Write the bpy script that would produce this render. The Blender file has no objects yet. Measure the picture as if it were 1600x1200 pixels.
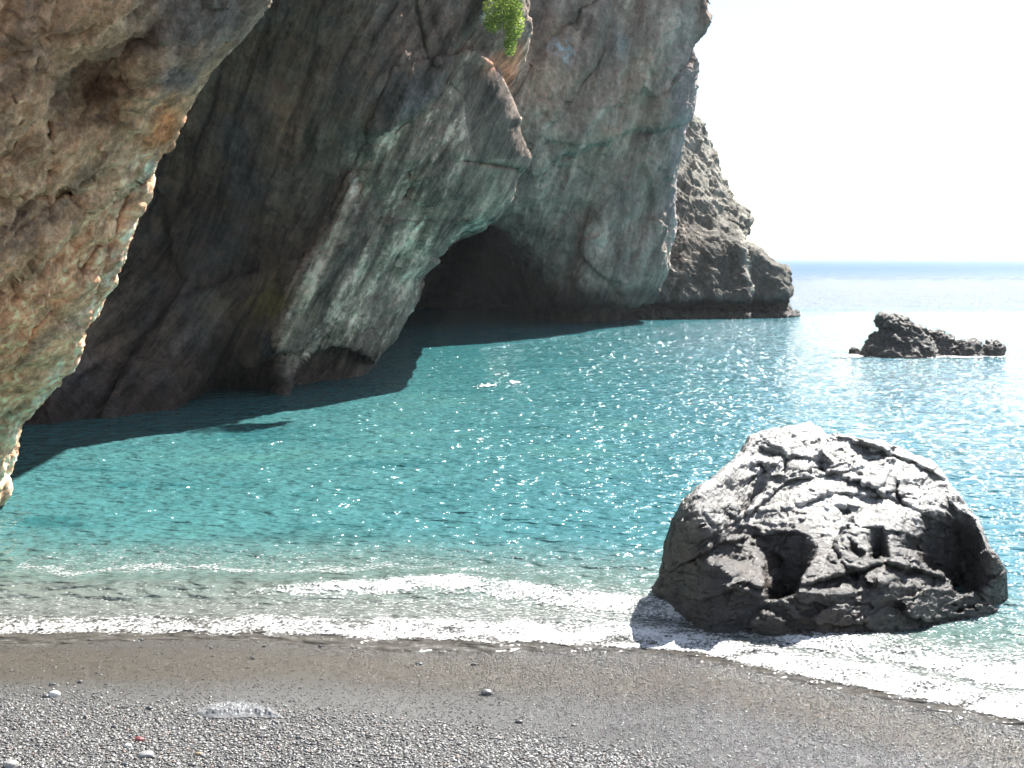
import bpy, math, random
import numpy as np

# ------------------------------------------------------------------ camera, world, sun
sc = bpy.context.scene
COL = sc.collection
CAM_H = 4.0
PITCH = math.radians(5.82)
F = 1931.0                      # focal length in pixels of a 1600 px wide picture
cd = bpy.data.cameras.new('camera')
cam = bpy.data.objects.new('camera', cd); COL.objects.link(cam)
cam.location = (0, 0, CAM_H)
cam.rotation_euler = (math.pi/2 - PITCH, 0, 0)
cd.sensor_width = 36.0; cd.lens = F/1600*36.0
cd.clip_start = 0.1; cd.clip_end = 60000
sc.camera = cam

SUN_EL, SUN_AZ = 49.0, 39.0     # degrees; azimuth to the right of the view direction (+Y)
w = bpy.data.worlds.new('World'); sc.world = w; w.use_nodes = True
nt = w.node_tree; nt.nodes.clear()
sky = nt.nodes.new('ShaderNodeTexSky'); sky.sky_type = 'NISHITA'; sky.sun_disc = False
sky.sun_elevation = math.radians(SUN_EL); sky.sun_rotation = math.radians(SUN_AZ)
sky.altitude = 0; sky.air_density = 1.0; sky.dust_density = 0.5; sky.ozone_density = 1.0
bg = nt.nodes.new('ShaderNodeBackground'); bg.inputs['Strength'].default_value = 0.05
wo = nt.nodes.new('ShaderNodeOutputWorld')
veil = nt.nodes.new('ShaderNodeVectorMath'); veil.operation = 'ADD'; veil.inputs[1].default_value = (1.5, 1.45, 1.35)   # thin bright veil of haze over the whole sky
nt.links.new(sky.outputs[0], veil.inputs[0]); nt.links.new(veil.outputs[0], bg.inputs[0]); nt.links.new(bg.outputs[0], wo.inputs[0])

sd = bpy.data.lights.new('sun', 'SUN'); sd.energy = 5.0; sd.angle = math.radians(0.5)
sd.color = (1.0, 0.96, 0.9)
sun = bpy.data.objects.new('sun', sd); COL.objects.link(sun)
el, az = math.radians(SUN_EL), math.radians(SUN_AZ)
SDIR = np.array([math.sin(az)*math.cos(el), math.cos(az)*math.cos(el), math.sin(el)])
from mathutils import Vector
sun.rotation_euler = Vector(-SDIR).to_track_quat('-Z', 'Y').to_euler()
sun.location = tuple(SDIR*50)

sc.view_settings.view_transform = 'Standard'; sc.view_settings.look = 'None'
sc.view_settings.gamma = 1.0; sc.view_settings.use_curve_mapping = False
sc.view_settings.exposure = 1.7
sc.cycles.use_denoising = True
sc.cycles.max_bounces = 5; sc.cycles.diffuse_bounces = 3; sc.cycles.glossy_bounces = 2
sc.cycles.transmission_bounces = 3; sc.cycles.transparent_max_bounces = 6
sc.cycles.caustics_reflective = False; sc.cycles.caustics_refractive = False

# ------------------------------------------------------------------ numeric helpers
RNG = np.random.default_rng(7)
random.seed(7)
CP, SP = math.cos(PITCH), math.sin(PITCH)
def ray(px, py):
    a = (px-800)/F; b = (600-py)/F
    dy = CP + b*SP
    return a/dy, (-SP + b*CP)/dy
def at(px, py, Y):                       # point at horizontal distance Y seen at a pixel of the 1600x1200 photo
    rx, rz = ray(np.asarray(px, float), np.asarray(py, float))
    return np.stack([rx*Y, Y*np.ones_like(rx), CAM_H + rz*Y], -1)
def Yw(py, z=0.0):                       # distance at which that picture row meets the level z
    return (z-CAM_H)/ray(0, py)[1]

def _h(ix, iy, iz, s):
    n = (ix.astype(np.int64)*374761393 + iy.astype(np.int64)*668265263 + iz.astype(np.int64)*2147483647 + s*1274126177) & 0xffffffff
    n = ((n ^ (n >> 13))*1274126177) & 0xffffffff
    n = ((n ^ (n >> 15))*2246822519) & 0xffffffff
    n = n ^ (n >> 16)
    return n
def vnoise(p, seed=0):                   # smooth noise in -1..1
    i = np.floor(p); f = p-i; i = i.astype(np.int64)
    u = f*f*f*(f*(f*6-15)+10)
    r = np.zeros(p.shape[:-1])
    for dx in (0, 1):
        wx = u[..., 0] if dx else 1-u[..., 0]
        for dy in (0, 1):
            wy = u[..., 1] if dy else 1-u[..., 1]
            for dz in (0, 1):
                wz = u[..., 2] if dz else 1-u[..., 2]
                h = _h(i[..., 0]+dx, i[..., 1]+dy, i[..., 2]+dz, seed)
                gx = (h & 1023)/511.5-1; gy = ((h >> 10) & 1023)/511.5-1; gz = ((h >> 20) & 1023)/511.5-1
                r += wx*wy*wz*(gx*(f[..., 0]-dx)+gy*(f[..., 1]-dy)+gz*(f[..., 2]-dz))
    return r*1.25
def fbm(p, oct=4, seed=0, ridge=False, gain=0.5):
    a = 1.0; s = 0; t = 0
    for k in range(oct):
        n = vnoise(p*(2.03**k), seed+k*17)
        if ridge: n = 1-2*np.abs(n)*1.4
        s = s+a*n; t += a; a *= gain
    return s/t
def facet(p, seed=0, tilt=0.6):          # broken planes: every cell of a voronoi has its own tilted plane
    i0 = np.floor(p).astype(np.int64); best = np.full(p.shape[:-1], 9e9); val = np.zeros(p.shape[:-1]); sec = best.copy()
    for dx in (-1, 0, 1):
        for dy in (-1, 0, 1):
            for dz in (-1, 0, 1):
                ix, iy, iz = i0[..., 0]+dx, i0[..., 1]+dy, i0[..., 2]+dz
                h = _h(ix, iy, iz, seed); g = _h(ix, iy, iz, seed+91)
                cx = p[..., 0]-ix-(h & 1023)/1023; cy = p[..., 1]-iy-((h >> 10) & 1023)/1023; cz = p[..., 2]-iz-((h >> 20) & 1023)/1023
                d = cx*cx+cy*cy+cz*cz
                v = (((g & 1023)/511.5-1)*cx+(((g >> 10) & 1023)/511.5-1)*cy+(((g >> 20) & 1023)/511.5-1)*cz)*tilt*2+(((g >> 5) & 255)/255-0.5)*0.8
                m = d < best
                sec = np.where(m, best, np.minimum(sec, d)); val = np.where(m, v, val); best = np.where(m, d, best)
    return val, np.sqrt(sec)-np.sqrt(best)
def sstep(a, b, x):
    t = np.clip((x-a)/(b-a), 0, 1); return t*t*(3-2*t)
def rbf(ctrl):                           # linear radial interpolation of (px, py, value) controls
    c = np.array([(a, b) for a, b, _ in ctrl], float)/100; v = np.array([z for _, _, z in ctrl], float)
    n = len(c); D = np.linalg.norm(c[:, None]-c[None], axis=-1)
    K = np.sqrt(D*D+0.35**2)
    A = np.zeros((n+3, n+3)); A[:n, :n] = K-np.eye(n)*0.02; A[:n, n] = 1; A[:n, n+1:] = c; A[n, :n] = 1; A[n+1:, :n] = c.T
    wt = np.linalg.solve(A, np.r_[v, 0, 0, 0])
    def f(px, py):
        q = np.stack([px, py], -1)/100; out = wt[n]+wt[n+1]*q[..., 0]+wt[n+2]*q[..., 1]
        for k in range(n):
            out = out+wt[k]*np.sqrt((q[..., 0]-c[k, 0])**2+(q[..., 1]-c[k, 1])**2+0.35**2)
        return out
    return f
def pdist(px, py, line):                 # distance and side (+ = right of the direction of travel on the picture) to a polyline
    best = np.full(px.shape, 1e9); side = np.zeros(px.shape)
    for (x0, y0), (x1, y1) in zip(line[:-1], line[1:]):
        dx, dy = x1-x0, y1-y0; L = dx*dx+dy*dy
        t = np.clip(((px-x0)*dx+(py-y0)*dy)/L, 0, 1)
        d = np.hypot(px-x0-t*dx, py-y0-t*dy); s = np.sign(dx*(py-y0)-dy*(px-x0))
        m = d < best; best = np.where(m, d, best); side = np.where(m, s, side)
    return best, side
def groove(px, py, line, wd, depth):
    d, _ = pdist(px, py, line); return depth*np.exp(-(d/wd)**2)
def ledge(px, py, line, wd, h, soft=3.0):  # on the right-hand side of the line the rock lies h farther, fading over wd
    d, s = pdist(px, py, line); x = d*s
    return h*sstep(-soft, soft, x)*np.exp(-np.maximum(x, 0)/wd)
def blob(px, py, cx, cy, rx, ry, ang=0):
    a = math.radians(ang); X = (px-cx)*math.cos(a)+(py-cy)*math.sin(a); Yy = -(px-cx)*math.sin(a)+(py-cy)*math.cos(a)
    return np.exp(-(X/rx)**2-(Yy/ry)**2)
def inpoly(px, py, poly):
    r = np.zeros(px.shape, bool); n = len(poly); j = n-1
    for i in range(n):
        xi, yi = poly[i]; xj, yj = poly[j]
        if yi != yj:
            c = ((yi > py) != (yj > py)) & (px < (xj-xi)*(py-yi)/(yj-yi)+xi); r ^= c
        j = i
    return r
def mix(a, b, t):
    return a+(np.asarray(b)-a)*t[..., None]

# ------------------------------------------------------------------ mesh helpers
def link(o, parent=None):
    COL.objects.link(o)
    if parent is not None: o.parent = parent
    return o
def np_mesh(name, V, Fc, mat, col=None, parent=None, smooth=True):
    V = np.asarray(V, np.float32).reshape(-1, 3); Fc = np.asarray(Fc, np.int32); k = Fc.shape[1]
    me = bpy.data.meshes.new(name)
    me.vertices.add(len(V)); me.vertices.foreach_set('co', V.ravel())
    me.loops.add(Fc.size); me.loops.foreach_set('vertex_index', Fc.ravel())
    me.polygons.add(len(Fc)); me.polygons.foreach_set('loop_start', np.arange(0, Fc.size, k, dtype=np.int32))
    me.polygons.foreach_set('loop_total', np.full(len(Fc), k, np.int32))
    me.polygons.foreach_set('use_smooth', np.full(len(Fc), smooth, bool))
    me.update(calc_edges=True); me.validate()
    if col is not None:
        a = me.color_attributes.new('pigment', 'FLOAT_COLOR', 'POINT')
        c = np.ones((len(V), 4), np.float32); c[:, :col.shape[-1]] = np.clip(col.reshape(-1, col.shape[-1]), 0, 1); a.data.foreach_set('color', c.ravel())
    me.materials.append(mat)
    return link(bpy.data.objects.new(name, me), parent)
def grid_faces(nr, nc, flip=False):
    i = np.arange(nr-1)[:, None]*nc+np.arange(nc-1)[None]
    q = np.stack([i, i+1, i+nc+1, i+nc], -1).reshape(-1, 4)
    return q[:, ::-1] if flip else q
def grid_normals(P):
    du = np.gradient(P, axis=1); dv = np.gradient(P, axis=0)
    n = np.cross(du, dv); L = np.linalg.norm(n, axis=-1, keepdims=True)
    return n/np.maximum(L, 1e-9)
def blur(A, n):
    for _ in range(n):
        A = (A+np.concatenate([A[:1], A[:-1]], 0)+np.concatenate([A[1:], A[-1:]], 0))/3
        A = (A+np.concatenate([A[:, :1], A[:, :-1]], 1)+np.concatenate([A[:, 1:], A[:, -1:]], 1))/3
    return A
def tag(o, label=None, cat=None, group=None, kind=None):
    if label: o['label'] = label
    if cat: o['category'] = cat
    if group: o['group'] = group
    if kind: o['kind'] = kind
    return o

# ------------------------------------------------------------------ materials
def nd(nt, t, **kw):
    n = nt.nodes.new(t)
    for k, v in kw.items():
        if k in n.inputs: n.inputs[k].default_value = v
        else: setattr(n, k, v)
    return n
def base_mat(name):
    m = bpy.data.materials.new(name); m.use_nodes = True; nt = m.node_tree
    b = nt.nodes['Principled BSDF']; return m, nt, b
def rock_mat(name, scale, bump, rough=0.85, contrast=0.5, spec=0.3, alpha_rough=True, streak=None):
    m, nt, b = base_mat(name); L = nt.links.new
    at_ = nd(nt, 'ShaderNodeAttribute', attribute_name='pigment')
    tc = nd(nt, 'ShaderNodeTexCoord')
    n1 = nd(nt, 'ShaderNodeTexNoise', Scale=scale*2.0, Detail=9.0, Roughness=0.72); L(tc.outputs['Object'], n1.inputs['Vector'])
    n2 = nd(nt, 'ShaderNodeTexNoise', Scale=scale*9.0, Detail=6.0, Roughness=0.7); L(tc.outputs['Object'], n2.inputs['Vector'])
    mr = nd(nt, 'ShaderNodeMapRange'); mr.inputs['From Min'].default_value = 0.3; mr.inputs['From Max'].default_value = 0.7
    mr.inputs['To Min'].default_value = 1-contrast; mr.inputs['To Max'].default_value = 1+contrast
    L(n1.outputs['Fac'], mr.inputs['Value'])
    mr2 = nd(nt, 'ShaderNodeMapRange'); mr2.inputs['From Min'].default_value = 0.3; mr2.inputs['From Max'].default_value = 0.7
    mr2.inputs['To Min'].default_value = 1-contrast*0.7; mr2.inputs['To Max'].default_value = 1+contrast*0.7
    L(n2.outputs['Fac'], mr2.inputs['Value'])
    mm = nd(nt, 'ShaderNodeMath', operation='MULTIPLY'); L(mr.outputs[0], mm.inputs[0]); L(mr2.outputs[0], mm.inputs[1])
    vm = nd(nt, 'ShaderNodeVectorMath', operation='SCALE'); L(at_.outputs['Color'], vm.inputs[0]); L(mm.outputs[0], vm.inputs['Scale'])
    stn = None
    if streak:
        ang, s1, s2, sc_, sb = streak
        ma = nd(nt, 'ShaderNodeMapping'); ma.inputs['Rotation'].default_value = (0, ang, 0); L(tc.outputs['Object'], ma.inputs['Vector'])
        mb = nd(nt, 'ShaderNodeMapping'); mb.inputs['Scale'].default_value = (s1, s1, s2); L(ma.outputs[0], mb.inputs['Vector'])
        stn = nd(nt, 'ShaderNodeTexNoise', Scale=1.0, Detail=10.0, Roughness=0.68, Distortion=0.6); L(mb.outputs[0], stn.inputs['Vector'])
        sm_ = nd(nt, 'ShaderNodeMapRange'); sm_.inputs['From Min'].default_value = 0.35; sm_.inputs['From Max'].default_value = 0.65
        sm_.inputs['To Min'].default_value = 1-sc_; sm_.inputs['To Max'].default_value = 1+sc_; L(stn.outputs['Fac'], sm_.inputs['Value'])
        v2 = nd(nt, 'ShaderNodeVectorMath', operation='SCALE'); L(vm.outputs[0], v2.inputs[0]); L(sm_.outputs[0], v2.inputs['Scale']); vm = v2
    L(vm.outputs[0], b.inputs['Base Color'])
    if alpha_rough: L(at_.outputs['Alpha'], b.inputs['Roughness'])
    else: b.inputs['Roughness'].default_value = rough
    b.inputs['Specular IOR Level'].default_value = spec
    vo = nd(nt, 'ShaderNodeTexVoronoi', Scale=scale*5.0); L(tc.outputs['Object'], vo.inputs['Vector'])
    n3 = nd(nt, 'ShaderNodeTexNoise', Scale=scale*4.0, Detail=10.0, Roughness=0.68); L(tc.outputs['Object'], n3.inputs['Vector'])
    ad = nd(nt, 'ShaderNodeMath', operation='MULTIPLY_ADD'); L(vo.outputs['Distance'], ad.inputs[0]); ad.inputs[1].default_value = 0.25; L(n3.outputs['Fac'], ad.inputs[2])
    if stn:
        a2 = nd(nt, 'ShaderNodeMath', operation='MULTIPLY_ADD'); L(stn.outputs['Fac'], a2.inputs[0]); a2.inputs[1].default_value = sb; L(ad.outputs[0], a2.inputs[2]); ad = a2
    bp = nd(nt, 'ShaderNodeBump', Strength=1.0, Distance=bump); L(ad.outputs[0], bp.inputs['Height']); L(bp.outputs[0], b.inputs['Normal'])
    return m

M_near = rock_mat('tan_limestone', 1.6, 0.16, contrast=0.55, streak=(math.radians(38), 1.0, 4.0, 0.35, 0.7))
M_mid = rock_mat('dark_limestone', 0.8, 0.28, contrast=0.45, streak=(math.radians(62), 0.35, 2.6, 0.75, 1.8))
M_far = rock_mat('far_limestone', 0.45, 0.40, contrast=0.4, streak=(math.radians(72), 0.16, 0.9, 0.45, 1.2))
M_boul = rock_mat('grey_boulder', 3.0, 0.045, contrast=0.45, spec=0.5)

# ------------------------------------------------------------------ relief builder for cliffs
def relief(name, rows_py, left, right, nf, depth_fn, R, back, mat, pigment, disp, ne=22, nb=26, foot=-1.2, edge_soft=0.0):
    """Cliff: a grid over a rock face whose right-hand edge rolls over into a side wall running away from the viewer,
    and whose top rolls back into a plateau."""
    rx = np.array([a for a, _ in right], float), np.array([b for _, b in right], float)
    py = np.asarray(rows_py, float)
    xr = np.interp(py, rx[0], rx[1]); xl = np.full_like(py, left)
    # front columns
    u = np.linspace(0, 1, nf)[None]
    d_edge = depth_fn(xr, py)
    Rpx = R*F/d_edge
    Rpx = np.minimum(Rpx, (xr-xl)*0.45)
    PX = xl[:, None]+(xr-Rpx-xl)[:, None]*u
    PY = np.repeat(py[:, None], nf, 1)
    phi = np.linspace(0, math.pi/2, ne+1)[1:][None]
    PXe = (xr-Rpx)[:, None]+Rpx[:, None]*np.sin(phi); PYe = np.repeat(py[:, None], ne, 1)
    PXa = np.concatenate([PX, PXe], 1); PYa = np.concatenate([PY, PYe], 1)
    D = depth_fn(PXa, PYa)
    D[:, nf:] += R*(1-np.cos(phi))
    P = at(PXa, PYa, D)
    # side wall running back
    t = (np.linspace(0, 1, nb+1)[1:]**1.7)[None, :, None]
    E = P[:, -1:, :]
    bx, by = back
    side = np.concatenate([bx*t**1.2, by*t, 0*t], -1)
    Pb = E+side
    P = np.concatenate([P, Pb], 1)
    PXa = np.concatenate([PXa, np.repeat(PXa[:, -1:], nb, 1)+0*t[..., 0]], 1); PYa = np.concatenate([PYa, np.repeat(py[:, None], nb, 1)], 1)
    # plateau
    k = 14; tt = (np.linspace(0, 1, k+1)[1:][::-1]**1.6)[:, None, None]
    top = P[:1]+np.concatenate([0*tt, 25*tt, 5*tt**0.6], -1)
    P = np.concatenate([top, P], 0)
    PXa = np.concatenate([np.repeat(PXa[:1], k, 0), PXa], 0); PYa = np.concatenate([np.repeat(PYa[:1], k, 0)-0*tt[..., 0], PYa], 0)
    P[..., 2] = np.where(P[..., 2] < foot, foot+(P[..., 2]-foot)*0.1, P[..., 2])
    N = grid_normals(P)
    N = blur(N, 2); N /= np.maximum(np.linalg.norm(N, axis=-1, keepdims=True), 1e-6)
    h = disp(P, PXa, PYa)
    # make normals point out of the rock (towards the viewer side)
    s = np.sign((N[:, :nf]*(-P[:, :nf]+np.array([0, 0, CAM_H]))).sum(-1).mean())
    if edge_soft:
        ci = np.arange(P.shape[1]); we = np.exp(-((ci-(nf+ne*0.8))/(ne*0.9))**2); h = h*(1-edge_soft*we)[None]
    P = P+N*s*h[..., None]
    c = pigment(P, PXa, PYa, N*s)
    o = np_mesh(name, P, grid_faces(P.shape[0], P.shape[1], flip=(s < 0)), mat, c)
    return o, P

def strat(P, px, py, sc_, seed):
    return vnoise(np.stack([P[..., 0]*sc_, P[..., 1]*sc_, P[..., 2]*sc_], -1), seed)

# ================================================================== LEFT NEAR OVERHANG
cA = [(-300, -200, 10.5), (0, -100, 11.5), (200, -100, 12.5), (430, -100, 14.5), (-300, 100, 11.5), (0, 100, 12.2), (200, 60, 13.2), (400, 20, 15.5), (300, 150, 15.6),
      (-300, 400, 12.5), (0, 300, 13.8), (230, 260, 16.2), (120, 260, 15.0), (0, 500, 15.6), (150, 490, 17.6), (-300, 700, 15.5), (100, 590, 18.2), (20, 690, 19.0), (0, 790, 19.2), (-60, 850, 19.0), (-300, 900, 17.0)]
fA = rbf(cA)
def depthA(px, py):
    d = fA(px, py)
    # diagonal sunken band from the hollow up to the top and hollow at 150,110
    d += 1.1*blob(px, py, 140, 125, 62, 58, -25) + 0.5*blob(px, py, 205, 60, 60, 24, -35)
    d += ledge(px, py, [(-150, 330), (0, 235), (60, 165), (125, 70), (210, 5), (300, -90)], 60, 0.55, 5)
    d += ledge(px, py, [(250, 135), (225, 190), (190, 235), (120, 290), (60, 300)][::-1], 50, 0.35, 6)
    # rust coloured lower slab is set back from the upper bulge
    d += ledge(px, py, [(300, 120), (262, 180), (235, 262), (185, 300), (120, 350), (40, 410), (-60, 470)][::-1], 80, 0.5, 5)
    d += ledge(px, py, [(238, 250), (190, 305), (170, 360), (150, 420), (140, 460)][::-1], 30, 0.55, 3)
    d += groove(px, py, [(75, 190), (80, 260), (65, 280), (75, 320), (68, 380)], 4, 0.25)
    d += groove(px, py, [(-20, 400), (60, 330), (100, 300), (180, 295)], 4, 0.2)
    d += groove(px, py, [(20, 560), (60, 500), (120, 430), (150, 380)], 7, 0.2)
    return d
def dispA(P, px, py):
    q = P*np.array([1, 1, 1.0])
    a = math.radians(35)
    # diagonal grain in the lower rust part
    rx = P[..., 0]*math.cos(a)+P[..., 2]*math.sin(a); rz = -P[..., 0]*math.sin(a)+P[..., 2]*math.cos(a)
    g = fbm(np.stack([rx*0.9, P[..., 1]*0.9, rz*2.6], -1), 4, 5, ridge=True)
    f1, e1 = facet(q*1.1+3, 11); f2, e2 = facet(q*3.2+9, 12)
    low = sstep(250, 420, py)
    h = 0.13*fbm(q*0.8, 3, 3)+0.07*f1+0.04*f2+(0.07+0.05*low)*g+0.06*fbm(q*3.0, 4, 8, ridge=True, gain=0.65)+0.022*fbm(q*8, 4, 9, gain=0.7)
    h -= 0.05*(1-sstep(0, 0.12, e1))
    return h
def pigA(P, px, py, N):
    n = fbm(P*0.9, 4, 31); n2 = fbm(P*3.5, 4, 32); n3 = fbm(P*9, 3, 33)
    c = np.zeros(px.shape+(3,))+np.array([0.33, 0.245, 0.165])
    c = mix(c, [0.46, 0.37, 0.26], sstep(0.0, 0.3, n2))
    c = mix(c, [0.12, 0.095, 0.08], sstep(0.02, 0.35, n+0.5*n3)*0.85)
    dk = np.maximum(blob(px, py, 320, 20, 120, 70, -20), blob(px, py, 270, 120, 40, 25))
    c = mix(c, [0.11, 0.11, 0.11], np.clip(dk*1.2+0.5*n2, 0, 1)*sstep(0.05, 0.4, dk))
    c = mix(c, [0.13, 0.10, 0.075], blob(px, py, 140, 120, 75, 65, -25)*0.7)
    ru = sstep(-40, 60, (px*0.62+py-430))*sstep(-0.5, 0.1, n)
    c = mix(c, [0.50, 0.30, 0.18], ru*(0.55+0.35*np.clip(n2*2, -1, 1)))
    c = mix(c, [0.62, 0.46, 0.31], ru*sstep(0.05, 0.3, n3+n*0.3)*0.6)
    c = mix(c, [0.38, 0.17, 0.07], np.clip(blob(px, py, 255, 200, 20, 40, 25)*1.2, 0, 1)*0.9)
    a = math.radians(40); rr = P[..., 0]*math.cos(a)+P[..., 2]*math.sin(a); rz = -P[..., 0]*math.sin(a)+P[..., 2]*math.cos(a)
    st = fbm(np.stack([rr*0.8, P[..., 1], rz*5], -1), 3, 35)
    c = mix(c, [0.17, 0.15, 0.125], sstep(0.12, 0.35, st)*0.55)
    # sunlit outer rim, painted in as a pale broken band
    d, s = pdist(px, py, [(235, 255), (200, 370), (150, 490), (98, 590), (28, 665), (10, 790)])
    c = mix(c, [0.62, 0.56, 0.48], np.exp(-(d/26)**2)*sstep(-0.1, 0.25, n2)*0.8)
    c = c*(1+0.7*n3)[..., None]*np.array([2.1, 1.78, 1.62])
    return np.concatenate([c, 0.9+0*px[..., None]], -1)
edgeA = [(-200, 480), (-60, 445), (0, 425), (12, 418), (30, 402), (55, 380), (82, 355), (90, 345), (108, 322), (130, 308), (150, 300), (168, 293), (190, 286), (205, 278), (222, 266), (240, 248), (255, 235),
         (275, 236), (300, 232), (320, 226), (335, 218), (350, 214), (368, 204), (380, 195), (402, 190), (425, 181), (440, 178), (460, 163), (490, 150), (500, 144), (512, 130), (530, 124), (560, 117), (578, 104), (590, 96),
         (612, 76), (635, 55), (648, 47), (655, 40), (664, 29), (680, 27), (692, 22), (715, 20), (740, 15), (765, 10), (785, 3), (800, -12), (830, -30), (900, -60)]
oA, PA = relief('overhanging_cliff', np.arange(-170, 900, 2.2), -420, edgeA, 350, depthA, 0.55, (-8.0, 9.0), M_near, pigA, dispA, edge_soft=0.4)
tag(oA, 'tan and rust coloured rock overhang filling the left side, nearest to the beach', kind='structure')

# ================================================================== MAIN CLIFF LEFT OF THE SEA CAVE
cB = [(-150, -120, 30), (200, -120, 32), (500, -120, 31.5), (700, -120, 35), (820, -120, 38), (-150, 300, 29.5), (-150, 660, Yw(664)), (60, 660, Yw(664)), (180, 645, Yw(650)), (300, 632, Yw(636)), (430, 618, Yw(626)),
      (250, 330, 36.0), (330, 470, 35.5), (200, 560, 33.0), (500, 60, 32.8), (420, 200, 34.0), (530, 200, 33.6), (640, 100, 34.5), (560, 265, 35.0), (520, 350, 34.8), (470, 440, 34.6), (440, 520, 34.5), (440, 600, 34.6),
      (380, 450, 36.2), (350, 580, 36.0), (600, 400, 37.6), (640, 440, 41.5), (600, 540, 40.5), (500, 590, 38.6), (560, 590, 39.6), (700, 260, 37.4), (700, 350, 40.0), (760, 330, 41.4), (828, 245, 41.4), (780, 130, 38.8), (735, 90, 37.3), (820, 40, 39.4), (700, 40, 36.0),
      (440, 720, 34.6), (560, 720, 39), (-150, 720, 28.5)]
fB = rbf(cB)
def depthB(px, py):
    d = fB(px, py)
    d += ledge(px, py, [(448, 480), (470, 430), (520, 345), (548, 290), (552, 262), (562, 215), (605, 195), (660, 165), (700, 118)][::-1], 90, -0.9, 3)*0+0
    # dark upper mass overhangs the streaked buttress
    d += ledge(px, py, [(550, 300), (552, 262), (563, 214), (605, 195), (655, 165), (690, 112), (720, 60), (760, 10)], 110, 0.95, 5)
    # left flank of the buttress falls back into the hollow
    d += ledge(px, py, [(436, 640), (437, 520), (470, 430), (520, 345), (552, 262)][::-1], 70, 0.9, 4)
    d += ledge(px, py, [(655, 20), (668, 90), (688, 112)], 26, 0.35, 3)
    d += groove(px, py, [(565, 283), (610, 270), (640, 258), (690, 248), (740, 252), (806, 262)], 3.0, 0.35)
    d += groove(px, py, [(635, 262), (640, 285), (632, 302)], 8, 0.9)
    d += groove(px, py, [(560, 215), (556, 250), (552, 275)], 4, 0.5)
    d += groove(px, py, [(400, 215), (470, 222), (550, 212)], 3, 0.2)
    # hanging block at the top with its ledge
    d += ledge(px, py, [(728, 82), (745, 78), (772, 100), (786, 122)], 60, -0.6, 3)
    # folds of the hollow
    d += ledge(px, py, [(395, 430), (350, 445), (270, 480), (210, 560), (190, 600)], 60, 0.8, 6)
    d += ledge(px, py, [(270, 370), (290, 440), (270, 480)], 50, 0.5, 8)
    d += ledge(px, py, [(440, 545), (400, 560), (340, 590), (300, 620)][::-1], 60, 1.4, 5)
    d += 2.4*sstep(585, 600, py+0*px)*blob(px, py, 370, 612, 60, 28)
    # undercut at the foot between the tip and the cave
    d += ledge(px, py, [(452, 604), (460, 570), (485, 549), (515, 536), (545, 535), (575, 558)], 70, 2.6, 2.5)
    d += 1.6*sstep(560, 640, py)*sstep(440, 420, px)*sstep(300, 360, px)
    return d
def dispB(P, px, py):
    a = math.radians(62)
    X, Yy, Z = P[..., 0], P[..., 1], P[..., 2]
    r1 = X*math.cos(a)+Z*math.sin(a); r2 = -X*math.sin(a)+Z*math.cos(a)
    but = sstep(-12, 25, -(pdist(px, py, [(436, 640), (437, 520), (470, 430), (520, 345), (552, 262), (563, 214), (655, 165), (700, 100)])[0]*pdist(px, py, [(436, 640), (437, 520), (470, 430), (520, 345), (552, 262), (563, 214), (655, 165), (700, 100)])[1])*-1)
    g = fbm(np.stack([r1*0.22, Yy*0.25, r2*1.5], -1), 5, 41, ridge=True, gain=0.55)
    f1, e1 = facet(np.stack([r1*0.25, Yy*0.4, r2*0.8], -1), 42); f2, e2 = facet(P*1.4, 43)
    h = 0.2*fbm(P*0.35, 3, 44)+but*(0.26*g+0.09*f1)+(1-but)*(0.12*g+0.12*f1)+0.05*f2+0.13*fbm(P*1.3, 5, 45, ridge=True, gain=0.6)+0.03*fbm(P*7, 3, 46)+0.025*facet(P*3.5, 47)[0]
    slab = sstep(660, 740, px)*sstep(60, 90, py)*sstep(300, 262, py)
    h = h*(1-0.7*slab)
    return h
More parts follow.
